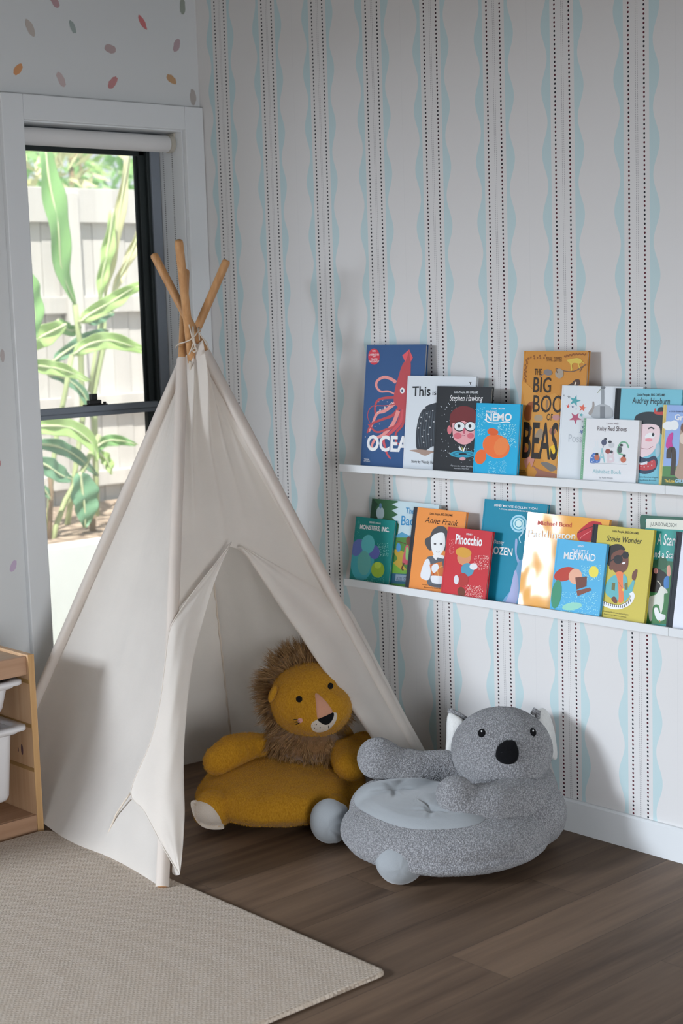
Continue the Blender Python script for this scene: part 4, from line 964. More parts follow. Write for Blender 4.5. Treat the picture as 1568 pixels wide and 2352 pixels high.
# 9
b = Book('B', 'u', (1524, 930), (1630, 932.5), (1512, 1113), 3, .007, '88a3d0', 'small blue book with a gold foil spine edge, rightmost on the upper ledge', 'd9c27a', .0095)
b.ell(1440, 815, 55, 40, 'd9dde4').ell(1490, 810, 40, 45, 'd9dde4').poly([(1385, 1180), (1500, 1180), (1620, 1190), (1640, 1345), (1380, 1345)], '4d7f4a').poly([(1380, 1270), (1650, 1285), (1650, 1400), (1375, 1345)], '3c5a3c')
b.smooth([(1415, 985), (1440, 900), (1480, 880), (1470, 960), (1475, 1010), (1430, 1020)], 'b83a8c').line([(1440, 1110), (1445, 1040), (1480, 1030), (1485, 1120), (1475, 1260)], 42, '3d342f').smooth([(1500, 1270), (1530, 1120), (1540, 930), (1560, 800), (1620, 800), (1640, 1270)], 'a08a78').ell(1566, 930, 26, 50, 'c8b8a8').smooth([(1550, 850), (1560, 800), (1600, 830), (1590, 880)], '6a4a3c')
b.txt('a Little Golden Book', (1446, 692), (1600, 696), 16, '2b3860', 0, .2).txt('Grumpy', (1494, 762), (1720, 768), 50, 'e6ebf0', .03).txt('The Little', (1402, 1322), (1492, 1326), 26, 'd9b84a', .02).txt('GRUMPY', (1497, 1327), (1640, 1333), 30, '9cc3d8', .03); b.done()
# ---- lower ledge
b = Book('C', 'l', (819.5, 1186), (907.5, 1196.3), (800, 1327), 1, .009, '0f7a76', 'small teal green book, leftmost on the lower ledge')
b.spray(340, 460, 440, 580, 140, 3.5, '9fd6cf', 1).spray(90, 235, 180, 400, 60, 3, '5fb0a8', 2).spray(230, 760, 400, 820, 90, 3, '6fc0b4', 5)
b.ell(205, 610, 105, 190, '3f9aa4', 6).ell(160, 500, 50, 80, '5a6aa8', 20).ell(310, 540, 50, 65, '5a62a8', -10).ell(255, 470, 60, 85, '56b0b4', 5).ell(220, 640, 60, 110, '5aa09a', 0).ell(343, 700, 60, 72, '8fae38', 0).ell(343, 660, 30, 30, 'a9c24a')
b.txt('DISNEY', (268, 279), (318, 284), 15, 'd5e8e6', .02).txt('PIXAR', (324, 286), (370, 291), 13, 'd5e8e6', .02).txt('MONSTERS, INC.', (182, 330), (445, 360), 38, 'eef4f3', .025); b.done()
b = Book('C', 'l', (854.5, 1144), (1008, 1160), None, 0, .010, 'b5c8ce', 'pale book with dark fir trees, behind the teal and orange books', rough=.25)
b.poly([(330, 50), (505, 70), (530, 90), (470, 110), (530, 140), (470, 165), (525, 205), (470, 230), (535, 290), (520, 400), (290, 400), (280, 60)], '2f5a3c').poly([(300, 60), (345, 110), (320, 150), (360, 190), (320, 260), (270, 240), (285, 60)], '1e3d2c').ell(365, 190, 36, 60, '9fb2b8').ell(368, 125, 12, 24, '5b7fa0')
b.poly([(490, 400), (560, 360), (620, 390), (700, 380), (700, 420), (490, 420)], '4f8fae').poly([(480, 410), (700, 410), (700, 900), (380, 860)], '4c7a3a').smooth([(480, 530), (520, 600), (480, 650), (560, 720), (620, 720), (560, 640), (600, 560), (520, 520)], 'b0923a').smooth([(470, 640), (560, 700), (640, 700), (640, 760), (500, 770)], '6a9a3a')
b.line([(512, 440), (600, 470)], 8, '5a4630').ell(530, 500, 20, 40, '4a86b8').smooth([(600, 480), (625, 500), (625, 640), (565, 640), (580, 540)], 'b5505c').smooth([(600, 500), (622, 520), (620, 610), (595, 600)], '7fae6a').ell(622, 440, 24, 40, '6b4030').line([(580, 640), (560, 690), (575, 705)], 12, '5a3226')
b.poly([(420, 730), (640, 740), (640, 830), (410, 820)], '2c5a70').poly([(505, 740), (640, 750), (640, 810), (500, 800)], '7f90a0')
b.txt('The', (592, 193), (672, 200), 54, '2f7fae', .006).txt('Bad', (552, 297), (668, 302), 84, '2f7fae', .012).txt('AXEL SCHEFFLER', (510, 796), (690, 812), 34, '2a3c50', .004); b.done()
b = Book('C', 'l', (951, 1164.4), (1070.8, 1176), (929, 1349), 1, .010, 'db8a45', 'orange book with a black spine and grey portrait, left of the red book', '2b2f36', .0155)
b.smooth([(810, 400), (840, 340), (900, 306), (960, 330), (975, 420), (965, 560), (925, 500), (850, 480), (835, 520), (800, 520), (768, 460), (775, 420)], '4b4b4e').smooth([(825, 410), (880, 370), (935, 370), (950, 430), (945, 500), (910, 560), (880, 580), (845, 560), (825, 500)], 'dadde0').ell(858, 468, 12, 7, '3c3c40').ell(912, 468, 12, 7, '3c3c40').line([(868, 538), (885, 543), (900, 537)], 4, '7a5a5a')
b.smooth([(780, 600), (840, 575), (930, 580), (990, 620), (990, 840), (800, 840), (800, 700)], '5a5f66').smooth([(780, 605), (810, 620), (820, 720), (800, 790), (740, 780), (728, 740), (750, 660)], 'd5d8dc').poly([(810, 655), (920, 625), (945, 755), (835, 790)], 'c4703c').line([(830, 650), (855, 785)], 5, '8f3a30').line([(870, 640), (890, 770)], 5, 'd9b060').line([(815, 700), (930, 668)], 5, 'd9b060').smooth([(835, 660), (880, 650), (890, 690), (850, 730), (828, 700)], 'd5d8dc').smooth([(820, 760), (880, 755), (950, 770), (950, 820), (840, 820)], 'd5d8dc').smooth([(845, 565), (930, 570), (935, 600), (880, 590), (870, 612), (845, 590)], 'e3e6e8')
b.txt('Little People, BIG DREAMS', (812, 203), (1015, 221), 20, '3a2a20', .006).txt('Anne Frank', (765, 275), (1065, 308), 55, '3a2418', -.002, .35)
b.txt('Written by Maria Isabel Sanchez Vegara', (740, 838), (1010, 862), 12, '5f3a1e').txt('Illustrated by Sveta Dorosheva', (762, 863), (960, 880), 12, '5f3a1e'); b.done()
b = Book('C', 'l', (1030.5, 1210.4), (1130.8, 1220.6), (1009, 1361), 3, .010, 'bb3038', 'small red book standing in front of the orange and blue books')
b.spray(985, 430, 1030, 560, 60, 3, 'e3a9a5', 1).spray(1210, 570, 1340, 700, 150, 4, 'e9b9b2', 2).spray(1130, 840, 1290, 950, 190, 4, 'e9b9b2', 3)
b.ell(1120, 590, 62, 70, 'c98a62', 8).ell(1115, 545, 72, 45, 'c9953c', 10).ell(1150, 700, 58, 60, '4f8fa8', 0).ell(1205, 672, 36, 30, 'd5d3d6').ell(1110, 790, 50, 60, 'a83432').ell(1050, 790, 22, 42, 'cfcdd2').ell(1095, 900, 34, 46, '6b3a2a', -10)
b.txt('DISNEY', (1140, 385), (1195, 392), 16, 'f0e4e2', .02).txt('Pinocchio', (1040, 462), (1280, 487), 82, 'f0e9e6', .03); b.done()
b = Book('C', 'l', (1111, 1145.8), (1257, 1158.6), (1089, 1373), 0, .012, '147f9a', 'tall deep turquoise book behind the red book and the shiny orange book')
b.z = ZO['D']
for r_, c in ((75, '9cc9da'), (60, '3c93ad'), (50, 'b5d8e4'), (36, '4a9ab4'), (28, 'c6e0ea')): b.ell(90, 285, r_, r_ * 1.06, c, n=26)
b.line([(130, 300), (125, 370), (95, 410), (110, 460)], 16, 'a8d0de', taper=.4).smooth([(60, 430), (80, 440), (75, 560), (120, 640), (160, 600), (160, 700), (100, 680), (60, 560)], '8fa3c8').smooth([(85, 640), (160, 640), (160, 1000), (-60, 1010), (30, 860)], '6f9fc4').smooth([(10, 900), (60, 700), (90, 860), (60, 1010), (-30, 1010)], 'a3a8cc')
b.z = ZO['C']; b.txt('DISNEY', (1392, 128), (1462, 134), 20, 'dbe9ee', .02).txt('MOVIE COLLECTION', (1470, 135), (1778, 163), 20, 'dbe9ee', .004).txt('A SPECIAL DISNEY STORYBOOK SERIES', (1433, 157), (1722, 184), 11, 'dbe9ee', .016).txt('Disney', (1385, 462), (1478, 472), 34, 'dbe9ee', .008, .15).txt('FROZEN', (1315, 548), (1552, 575), 66, 'e4eef2', .02); b.done()
b = Book('D', 'l', (1212, 1179), (1400, 1191), (1194, 1389), 1, .0095, 'dfa04a', 'large glossy orange book behind the sky blue book on the lower ledge', rough=.13, curl=.14)
b.smooth([(618, 370), (700, 290), (760, 262), (840, 290), (800, 400), (760, 440), (640, 440)], 'b0242e').line([(618, 370), (700, 330), (800, 300)], 7, '5a1a20').line([(640, 430), (660, 400), (740, 350)], 5, 'd98080')
b.txt('Michael Bond', (290, 300), (566, 318), 40, 'b03a2c', .003).txt('Paddington', (210, 408), (598, 428), 66, 'f3ead8', .004); b.done()
b = Book('D', 'l', (1281.5, 1237.7), (1393.8, 1249.4), (1259, 1398.4), 3, .010, '4fa6cf', 'small sky blue book in front of the large glossy orange book')
b.spray(650, 660, 830, 800, 160, 3.5, 'a9dcee', 1).spray(440, 900, 800, 1110, 330, 3.5, 'a9dcee', 2)
b.ell(505, 740, 100, 60, 'b03c2e', -20).ell(600, 760, 60, 70, 'd9a48a', 10).ell(430, 920, 45, 130, '3f8a6a', 8).ell(570, 1030, 90, 34, '8cc8b4', -8).poly([(600, 770), (705, 760), (700, 850), (610, 880)], '6b3f34').poly([(610, 890), (730, 860), (750, 885), (620, 938)], '7d4a3c').ell(765, 720, 44, 52, 'e0cf52')
b.txt('DISNEY', (622, 492), (678, 499), 16, 'e6f2f6', .02).txt('THE LITTLE', (570, 550), (718, 560), 34, 'e4eef2', .004).txt('MERMAID', (495, 600), (780, 625), 62, 'e9f1f4', .012); b.done()
b = Book('D', 'l', (1362.6, 1204), (1502, 1218), (1338, 1410), 2, .010, 'bfb04a', 'mustard yellow book with a black spine and a portrait in sunglasses', '2b2f36', .0165)
b.smooth([(880, 560), (900, 500), (950, 472), (1010, 475), (1050, 520), (1000, 530), (940, 550), (930, 620), (910, 670), (885, 640)], '28231f').smooth([(930, 560), (1000, 520), (1060, 540), (1078, 600), (1070, 680), (1030, 725), (960, 725), (930, 690), (905, 680), (920, 620)], '6b4234').ell(925, 680, 22, 24, '6b4234').ell(985, 608, 42, 40, '1f1f21').ell(1052, 570, 30, 32, '1f1f21').line([(900, 630), (960, 600), (1075, 545)], 11, '1f1f21').ell(1036, 640, 16, 10, 'f0ece6', -20)
b.smooth([(965, 730), (1030, 730), (1040, 860), (1030, 980), (985, 985), (975, 860)], 'e0784c').smooth([(900, 790), (965, 750), (985, 860), (985, 975), (930, 960), (880, 920), (868, 860)], '5fa8ae').smooth([(1030, 750), (1065, 775), (1075, 860), (1120, 790), (1135, 800), (1110, 900), (1060, 970), (1040, 975)], '5fa8ae').poly([(930, 815), (960, 820), (955, 890), (925, 880)], '6a6a40').poly([(1045, 815), (1070, 820), (1070, 880), (1045, 880)], '6a6a40').smooth([(1110, 780), (1115, 730), (1140, 700), (1160, 705), (1150, 760), (1135, 795)], '6b4234').line([(990, 810), (1030, 870), (1050, 800)], 3, '7a6a3a').ell(1032, 880, 10, 13, 'd9c04a')
b.line([(845, 1000), (920, 1030), (1000, 1035), (1080, 1000), (1115, 940), (1100, 905)], 40, 'f0efe9').line([(860, 985), (940, 1012), (1010, 1014), (1080, 975), (1100, 930)], 3, '2a2a2a')
for i in range(14):
    a = i / 13; x = 862 + 232 * a; y = 1000 + 28 * math.sin(a * 2.3) - 60 * max(0, a - .75) * 3; b.line([(x, y - 12), (x + 3, y + 14)], 6, '2a2a2a')
b.smooth([(925, 960), (950, 940), (975, 970), (970, 1005), (940, 990)], '6b4234')
b.txt('Little People, BIG DREAMS', (932, 360), (1168, 383), 20, '3a3520', .006).txt('Stevie Wonder', (882, 442), (1198, 470), 54, '2a2818', -.001, .2)
b.txt('Written by Maria Isabel Sanchez Vegara', (848, 1078), (1078, 1112), 13, '5a5430').txt('Illustrated by Melissa Lee Johnson', (858, 1103), (1058, 1133), 12, '5a5430'); b.done()
b = Book('D', 'l', (1472, 1184), (1610, 1195), (1448, 1420), 0, .010, '2f9088', 'green farmyard book with a white goose, near the right end of the lower ledge', rough=.3)
b.smooth([(1190, 212), (1300, 215), (1600, 232), (1600, 260), (1260, 250), (1240, 300), (1200, 420), (1185, 330)], '2c5a4a').poly([(1240, 240), (1600, 255), (1600, 345), (1235, 325)], 'cfd0c4').poly([(1250, 600), (1600, 640), (1600, 780), (1230, 760)], '3c6a4c').ell(1380, 640, 50, 60, '2f5a40').poly([(1230, 740), (1600, 760), (1600, 1200), (1200, 1180)], '3f7a48').smooth([(1240, 740), (1300, 680), (1400, 720), (1440, 800), (1380, 900), (1250, 880)], '26221f').ell(1325, 710, 20, 26, 'c98a80')
b.smooth([(1260, 960), (1330, 920), (1370, 850), (1420, 880), (1430, 910), (1400, 920), (1395, 1000), (1370, 1100), (1350, 1020), (1300, 1030), (1290, 1150), (1265, 1140)], 'cdcfc6').line([(1375, 860), (1360, 820), (1335, 800)], 7, 'b8b4a4').smooth([(1310, 1050), (1340, 1045), (1360, 1090), (1410, 1110), (1400, 1150), (1350, 1160), (1320, 1120)], 'e4e4de').line([(1360, 1155), (1362, 1175)], 6, 'c98a3c').smooth([(1425, 680), (1450, 660), (1460, 740), (1430, 760)], 'd39a86').smooth([(1400, 780), (1440, 760), (1440, 860), (1400, 860)], '3f78b4')
b.txt('JULIA DONALDSON', (1275, 303), (1510, 318), 34, '3c4640').txt('A Scarecrow', (1335, 470), (1640, 500), 100, 'e6ebe0', .01).txt('and a Scarecrow', (1290, 585), (1640, 610), 62, 'e6ebe0', .008); b.done()
b = Book('D', 'l', (1552, 1221), (1700, 1235), (1530, 1438.7), 2, .012, 'cfd3de', 'pale book with a black cloth spine, rightmost on the lower ledge', '2f333b', .0185); b.done()

# ------------------------------------------------------------------ soft toys
def blob(name, shapes, m, parent, voxel=.005, smooth=6, fn=None, cuts=()):
    bm = bmesh.new()
    for s in shapes:
        if s[0] == 'e':      # centre, radii, rotation matrix
            _, c, r, R = s; T = Matrix.Translation(c) @ (R or Matrix()) @ Matrix.Diagonal((*r, 1)); bmesh.ops.create_icosphere(bm, subdivisions=4, radius=1, matrix=T)
        elif s[0] == 'c':
            pts = s[1]
            for (p0, r0), (p1, r1) in zip(pts, pts[1:]):
                k = max(2, int((p1 - p0).length / (.22 * min(r0, r1))))
                for i in range(k + 1):
                    bmesh.ops.create_icosphere(bm, subdivisions=3, radius=lerp(r0, r1, i / k), matrix=Matrix.Translation(lerp(p0, p1, i / k)))
    for v in bm.verts:
        if v.co.z < .002: v.co.z = .002
    me = bpy.data.meshes.new('tmp'); bm.to_mesh(me); bm.free(); o = bpy.data.objects.new('tmp', me); link(o)
    a = o.modifiers.new('r', 'REMESH'); a.mode = 'VOXEL'; a.voxel_size = voxel
    b = o.modifiers.new('s', 'SMOOTH'); b.factor = .5; b.iterations = smooth
    dg = bpy.context.evaluated_depsgraph_get(); me2 = bpy.data.meshes.new_from_object(o.evaluated_get(dg))
    bpy.data.objects.remove(o); bpy.data.meshes.remove(me)
    if fn:
        me2.update()
        nn = [v.normal.copy() for v in me2.vertices]
        for v, n_ in zip(me2.vertices, nn): v.co = fn(v.co, n_)
        me2.update()
    me2.name = name; me2.materials.clear(); me2.materials.append(m); me2.polygons.foreach_set('use_smooth', [True] * len(me2.polygons))
    o = bpy.data.objects.new(name, me2); link(o); put(o, parent); return o
def superell(c, rx, ry, rz, R, e1=.75, e2=1.0):
    return ('e', c, (rx, ry, rz), R)
def fur(base, n, length, wid, m, name, parent, seed, down=.4, jit=.5, zmin=.01):
    """short plush pile: one thin blade per hair"""
    me = base.data; rnd = random.Random(seed); polys = me.polygons; areas = [p.area for p in polys]
    import itertools
    cum = list(itertools.accumulate(areas)); tot = cum[-1]; vs = []; fs = []
    from bisect import bisect
    for i in range(n):
        p = polys[bisect(cum, rnd.random() * tot)]; vv = [me.vertices[k].co for k in p.vertices]
        a, b_ = rnd.random(), rnd.random(); c = lerp(lerp(vv[0], vv[1], a), lerp(vv[-1], vv[2 % len(vv)], a), b_)
        if c.z < zmin: continue
        nrm = p.normal; d = (nrm + V(rnd.uniform(-1, 1), rnd.uniform(-1, 1), rnd.uniform(-1, 1) - down) * jit).normalized(); L = length * rnd.uniform(.6, 1.2)
        s = d.cross(V(rnd.uniform(-1, 1), rnd.uniform(-1, 1), rnd.uniform(-1, 1))).normalized() * wid
        k = len(vs); vs += [c - s - nrm * .001, c + s - nrm * .001, c + d * L]; fs.append((k, k + 1, k + 2))
    mb = MB(); mb.v = [tuple(v) for v in vs]; mb.f = fs; mb.mi = [0] * len(fs)
    me = bpy.data.meshes.new(name); me.from_pydata(mb.v, [], mb.f); me.materials.append(m); o = bpy.data.objects.new(name, me); link(o); put(o, parent); o['kind'] = 'stuff'
    return o
def cat2(P, i, f):
    p0, p1, p2, p3 = P[i - 1], P[i], P[(i + 1) % len(P)], P[(i + 2) % len(P)]
    return tuple(.5 * ((2 * b) + (c - a) * f + (2 * a - 5 * b + 4 * c - d) * f * f + (3 * b - a - 3 * c + d) * f ** 3) for a, b, c, d in zip(p0, p1, p2, p3))
def disc_on(target, px, py, D, rpx_x, rpx_y, rot, m, name, parent, thick=.004, pts=None, N=28):
    """felt patch pressed on a toy's surface: outline given around a centre, dropped on the real surface along the view of that patch"""
    from mathutils.bvhtree import BVHTree
    me = target.data; bvh = BVHTree.FromPolygons([v.co for v in me.vertices], [tuple(p.vertices) for p in me.polygons])
    a = math.radians(rot)
    out = pts or [(px + rpx_x * math.cos(t) * math.cos(a) - rpx_y * math.sin(t) * math.sin(a), py + rpx_x * math.cos(t) * math.sin(a) + rpx_y * math.sin(t) * math.cos(a)) for t in (2 * math.pi * i / N for i in range(N))]
    if pts and len(out) < 20:
        out = [cat2(out, i, j / 4) for i in range(len(out)) for j in range(4)]
    cx = sum(p[0] for p in out) / len(out); cy = sum(p[1] for p in out) / len(out)
    rows = []; nav = Vector((0, 0, 0)); raw = []; nrm_ = []
    for f in (1.0, .93, .8, .6, .35, .12):
        row = []; nr = []
        for q in out:
            x, y = cx + (q[0] - cx) * f, cy + (q[1] - cy) * f
            r = ray(x, y); h = bvh.ray_cast(CAM, r.normalized())
            ok = h[0] is not None and abs((h[0] - CAM).dot(CW) - D) < .14
            row.append(h[0].copy() if ok else at(x, y, D))
            nl = (h[1] if h[1].dot(r) < 0 else -h[1]) if ok else Vector((0, 0, 0))
            nr.append(nl); nav += nl
        raw.append(row); nrm_.append(nr)
    nav.normalize()
    for i, f in enumerate((1.0, .93, .8, .6, .35, .12)):
        up = -.001 if i == 0 else thick * (.35 + .65 * math.sqrt(max(0, 1 - f * f)))
        rows.append([p + (nav + n2 * .8).normalized() * up for p, n2 in zip(raw[i], nrm_[i])])
    mb = MB(); mb.grid(rows, closed=True); mb.add(rows[-1], [tuple(range(len(out)))])
    return mb.build(name, m, parent, smooth=True)

# --- koala seat
ko = thing('koala_chair', 'grey koala soft chair with a pale seat pad, on the floor by the striped wall', 'soft chair', (1.40, -.36, 0))
fd = V(-.42, -.90, 0).normalized(); sdv = V(.90, -.42, 0).normalized()
Rk = Matrix((( -sdv.x, fd.x, 0, 0), (-sdv.y, fd.y, 0, 0), (0, 0, 1, 0), (0, 0, 0, 1)))
def Q(px, py, D): return at(px, py, D)
KC = V(1.395, -.375, .0)
shapes = [('e', KC + V(0, 0, .090), (.262, .262, .088), None), ('e', KC + V(-.02, -.02, .085), (.24, .255, .082), None), ('e', KC + V(.0, .0, .06), (.268, .262, .058), None),
          ('e', Q(893, 1862, 4.09), (.105, .105, .088), None), ('e', Q(950, 1850, 4.12), (.12, .12, .090), None),
          ('e', Q(1195, 1865, 4.02), (.115, .125, .095), None), ('e', Q(1165, 1815, 4.12), (.135, .13, .115), None), ('e', Q(1180, 1880, 4.05), (.13, .14, .08), None)]
def lump(co, n_):
    q = co * 190; d = noise.voronoi(q)[0][0]
    return co + n_ * (.0026 * (.55 - d)) + n_ * .002 * noise.noise(co * 18)
def kbody(co, n_):
    # pressed-in seat between the arms
    d = (V(co.x, co.y, 0) - V(1.325, -.40, 0)).length
    if n_.z > .2 and co.z < .2: co = co - V(0, 0, .016 * math.exp(-(d / .10) ** 2))
    return lump(co, n_)
kb = blob('body', shapes, M['koala_fur'], ko, .0036, 16, kbody)
hc = Q(1152, 1722, 4.09)
hs = [('e', hc, (.134, .134, .112), None), ('e', Q(1160, 1762, 4.03), (.10, .10, .072), None), ('e', Q(1155, 1790, 4.07), (.115, .115, .07), None)]
kh = blob('head', hs, M['koala_fur'], ko, .0036, 12, lump)
ka = [('c', [(Q(868, 1742, 4.11), .056), (Q(905, 1755, 4.11), .046), (Q(970, 1762, 4.12), .042), (Q(1045, 1762, 4.13), .048), (Q(1110, 1770, 4.12), .05)])]
blob('arm', ka, M['koala_fur'], ko, .0036, 8, lump)
ka2 = [('c', [(Q(1046, 1826, 3.87), .050), (Q(1062, 1845, 3.87), .046), (Q(1130, 1848, 3.89), .055), (Q(1200, 1838, 3.97), .066), (Q(1228, 1820, 4.04), .060)])]
blob('arm', ka2, M['koala_fur'], ko, .0036, 10, lump)
def footw(co, n_, c): return co
for px, py, D, rx, rz, tilt in ((755, 1886, 4.12, .0505, .060, -10), (918, 1981, 3.83, .0600, .0575, 14)):
    c0 = Q(px, py, D); c0.z = max(c0.z, .058)
    def fw(co, n_, c0=c0, px=px):
        v = co - c0; a = math.atan2(v.z, v.x * .676 + v.y * .736)
        return co + n_ * (.0012 * noise.noise(V(a * 2.5, v.length * 10, px)) + (.0016 * math.sin(a * 9 + 2 * math.sin(v.y * 60)) * max(0, v.dot(CR) / .05) if px < 800 else 0))
    back = (KC + V(0, 0, .07) - c0).normalized()
    blob('foot', [('e', c0, (rx, rx, rz), None), ('e', c0 + back * .012, (rx * .97, rx * .97, rz * .95), None)], M['koala_pad'], ko, .003, 8, fw)
mb = MB(); c0 = Q(918, 1981, 3.83); c0.z = max(c0.z, .058)
mb.tube([at(*p) for p in ((917, 1934, 3.795), (930, 1942, 3.778), (942, 1958, 3.768), (953, 1978, 3.766), (960, 2000, 3.775), (963, 2008, 3.782))], .0007, 5)
mb.build('seam', plain('seam_thread', (.22, .23, .24), .9), ko, smooth=True)
# seat pad: a cushion patch draped on the seat with tufting folds
from mathutils.bvhtree import BVHTree
def drape(out, rings, h, fn, m, name, parent, bodies, cen=None):
    trees = [BVHTree.FromPolygons([v.co for v in o.data.vertices], [tuple(p.vertices) for p in o.data.polygons]) for o in bodies]
    cx, cy = cen or (sum(p[0] for p in out) / len(out), sum(p[1] for p in out) / len(out)); rows = []
    for i in range(rings + 1):
        f = 1 - i / rings; row = []
        for q in out:
            x, y = cx + (q[0] - cx) * f, cy + (q[1] - cy) * f; r = ray(x, y).normalized(); best = None
            for t in trees:
                hh = t.ray_cast(CAM, r)
                if hh[0] is not None and (best is None or hh[3] < best[3]): best = hh
            P = best[0] if best else None
            if P is None or P.z > .20: P = CAM + r * ((.150 - CAM.z) / r.z)
            row.append(P + V(0, 0, 1) * (h * min(1, (1 - f) * 4) ** .7 + fn(x, y, f)) - r * .001)
        rows.append(row)
    for it in range(3):      # relax the ray-cast surface
        new = [r[:] for r in rows]
        for i in range(1, len(rows) - 1):
            k = len(rows[i])
            for j in range(k): new[i][j] = (rows[i][j] * 2 + rows[i - 1][j] + rows[i + 1][j] + rows[i][j - 1] + rows[i][(j + 1) % k]) / 6
        rows = new
    mb = MB(); mb.grid(rows, closed=True); return mb.build(name, m, parent, smooth=True)
pad = [(813, 1838), (822, 1815), (850, 1798), (895, 1790), (940, 1786), (985, 1790), (1030, 1800), (1090, 1815), (1120, 1850), (1110, 1885), (1072, 1899), (1030, 1904), (985, 1906), (940, 1903), (895, 1892), (850, 1872), (822, 1855)]
padf = []
for i in range(len(pad)):
    for j in range(8):
        p0, p1, p2, p3 = pad[i - 1], pad[i], pad[(i + 1) % len(pad)], pad[(i + 2) % len(pad)]; f = j / 8
        padf.append(tuple(.5 * ((2 * b) + (c - a) * f + (2 * a - 5 * b + 4 * c - d) * f * f + (3 * b - a - 3 * c + d) * f ** 3) for a, b, c, d in zip(p0, p1, p2, p3)))
def folds(x, y, f):
    v = 0
    for tx, ty in ((905, 1818), (992, 1868)):
        dx, dy = x - tx, (y - ty) * 2.1; d = math.hypot(dx, dy); a = math.atan2(dy, dx)
        v += -.013 * math.exp(-(d / 14) ** 2) - .0085 * max(0, math.sin(a * 5 + tx)) ** 3 * math.exp(-((d - 26) / 26) ** 2) + .0015 * math.sin(a * 5 + tx) * math.exp(-((d - 30) / 26) ** 2)
    return v * min(1, (1 - f) * 4)
drape(padf, 44, .015, folds, M['koala_pad'], 'seat_pad', ko, [kb])
# face
disc_on(kh, 1106, 1684, 4.0, 8.5, 10, 20, M['felt_black'], 'eye', ko, .004); disc_on(kh, 1223.5, 1682, 4.05, 6.5, 10, -22, M['felt_black'], 'eye', ko, .004)
disc_on(kh, 1107, 1681, 4.0, 2.2, 2.6, 0, M['white_eye'], 'eye_glint', ko, .006, N=10); disc_on(kh, 1222, 1680, 4.05, 1.8, 2.6, 0, M['white_eye'], 'eye_glint', ko, .006, N=10)
nose = [(1162, 1701), (1180, 1702), (1189, 1718), (1191, 1736), (1184, 1750), (1168, 1756), (1150, 1752), (1139, 1742), (1138, 1728), (1145, 1712)]
nf = []
for i in range(len(nose)):
    for j in range(4):
        p0, p1, p2, p3 = nose[i - 1], nose[i], nose[(i + 1) % len(nose)], nose[(i + 2) % len(nose)]; f = j / 4
        nf.append(tuple(.5 * ((2 * b) + (c - a) * f + (2 * a - 5 * b + 4 * c - d) * f * f + (3 * b - a - 3 * c + d) * f ** 3) for a, b, c, d in zip(p0, p1, p2, p3)))
disc_on(kh, 1164, 1728, 4.0, 0, 0, 0, M['felt_black'], 'nose', ko, .016, pts=nf)
def ear(outline, D0, D1, inner):
    """ear: a padded flap; grey at the back, white plush inside facing the room"""
    cx = sum(p[0] for p in outline) / len(outline); cy = sum(p[1] for p in outline) / len(outline)
    xs = [p[0] for p in outline]; x0, x1 = min(xs), max(xs)
    def P(x, y, off): return at(x, y, lerp(D0, D1, (x - x0) / (x1 - x0)) + off)
    for nm, m, o0, o1 in (('ear_back', M['koala_fur'], .010, .026), ('ear', M['koala_ear'], .010, -.012)):
        rows = [[P(cx + (q[0] - cx) * f, cy + (q[1] - cy) * f, lerp(o0, o1, math.sqrt(max(0, 1 - f * f))) + .002 * noise.noise(V(q[0] * .08, q[1] * .08, f * 3))) for q in outline] for f in (1, .97, .9, .75, .5, .25, .05)]
        mb = MB(); mb.grid(rows, closed=True); mb.add(rows[-1], [tuple(range(len(outline)))]); mb.build(nm, m, ko, smooth=True, sub=1)
ear([(1028, 1632), (1042, 1640), (1062, 1650), (1075, 1668), (1072, 1710), (1052, 1730), (1032, 1736), (1020, 1730), (1026, 1700), (1024, 1660)], 4.13, 4.10, 1)
ear([(1232, 1630), (1245, 1623), (1258, 1632), (1268, 1655), (1276, 1690), (1281, 1735), (1278, 1748), (1266, 1744), (1256, 1722), (1240, 1690), (1230, 1655)], 4.12, 4.15, 1)
mb = MB(); mb.tube([at(1029, 1631, 4.145), at(1042, 1637, 4.14), at(1058, 1646, 4.135), at(1074, 1656, 4.125)], [.006, .009, .009, .008], 10); mb.build('ear_trim', M['koala_fur'], ko, smooth=True)
mb = MB(); mb.tube([at(1222, 1640, 4.11), at(1228, 1632, 4.115), at(1234, 1636, 4.115), at(1234, 1650, 4.12)], [.006, .009, .009, .007], 10); mb.build('ear_trim', M['koala_fur'], ko, smooth=True)

# --- lion seat
li = thing('lion_chair', 'mustard yellow lion soft chair with a shaggy brown mane, sitting inside the tent', 'soft chair', (.83, -.44, 0))
LC = V(.815, -.435, 0)
def lfn(co, n_): return co + n_ * (.004 * noise.noise(co * 16) + .0016 * noise.noise(co * 70))
Rl = None
ls = [('e', LC + V(0, 0, .078), (.235, .235, .080), None), ('e', LC + V(-.01, .0, .062), (.245, .240, .062), None), ('e', Q(720, 1712, 4.52), (.13, .12, .10), None), ('e', Q(720, 1745, 4.50), (.15, .14, .09), None)]
lb = blob('body', ls, M['lion_fur'], li, .005, 14, lfn)
hcl = Q(712, 1606, 4.36)
lr = Matrix.Rotation(math.radians(-20), 4, CW)
lh = blob('head', [('e', hcl, (.112, .112, .103), None), ('e', Q(728, 1622, 4.33), (.098, .098, .082), None), ('e', Q(740, 1656, 4.29), (.040, .045, .028), lr)], M['lion_fur'], li, .004, 10, lfn)
la = blob('arm', [('c', [(Q(612, 1712, 4.44), .034), (Q(575, 1712, 4.42), .038), (Q(530, 1728, 4.38), .046), (Q(500, 1748, 4.36), .043)])], M['lion_fur'], li, .004, 8, lfn)
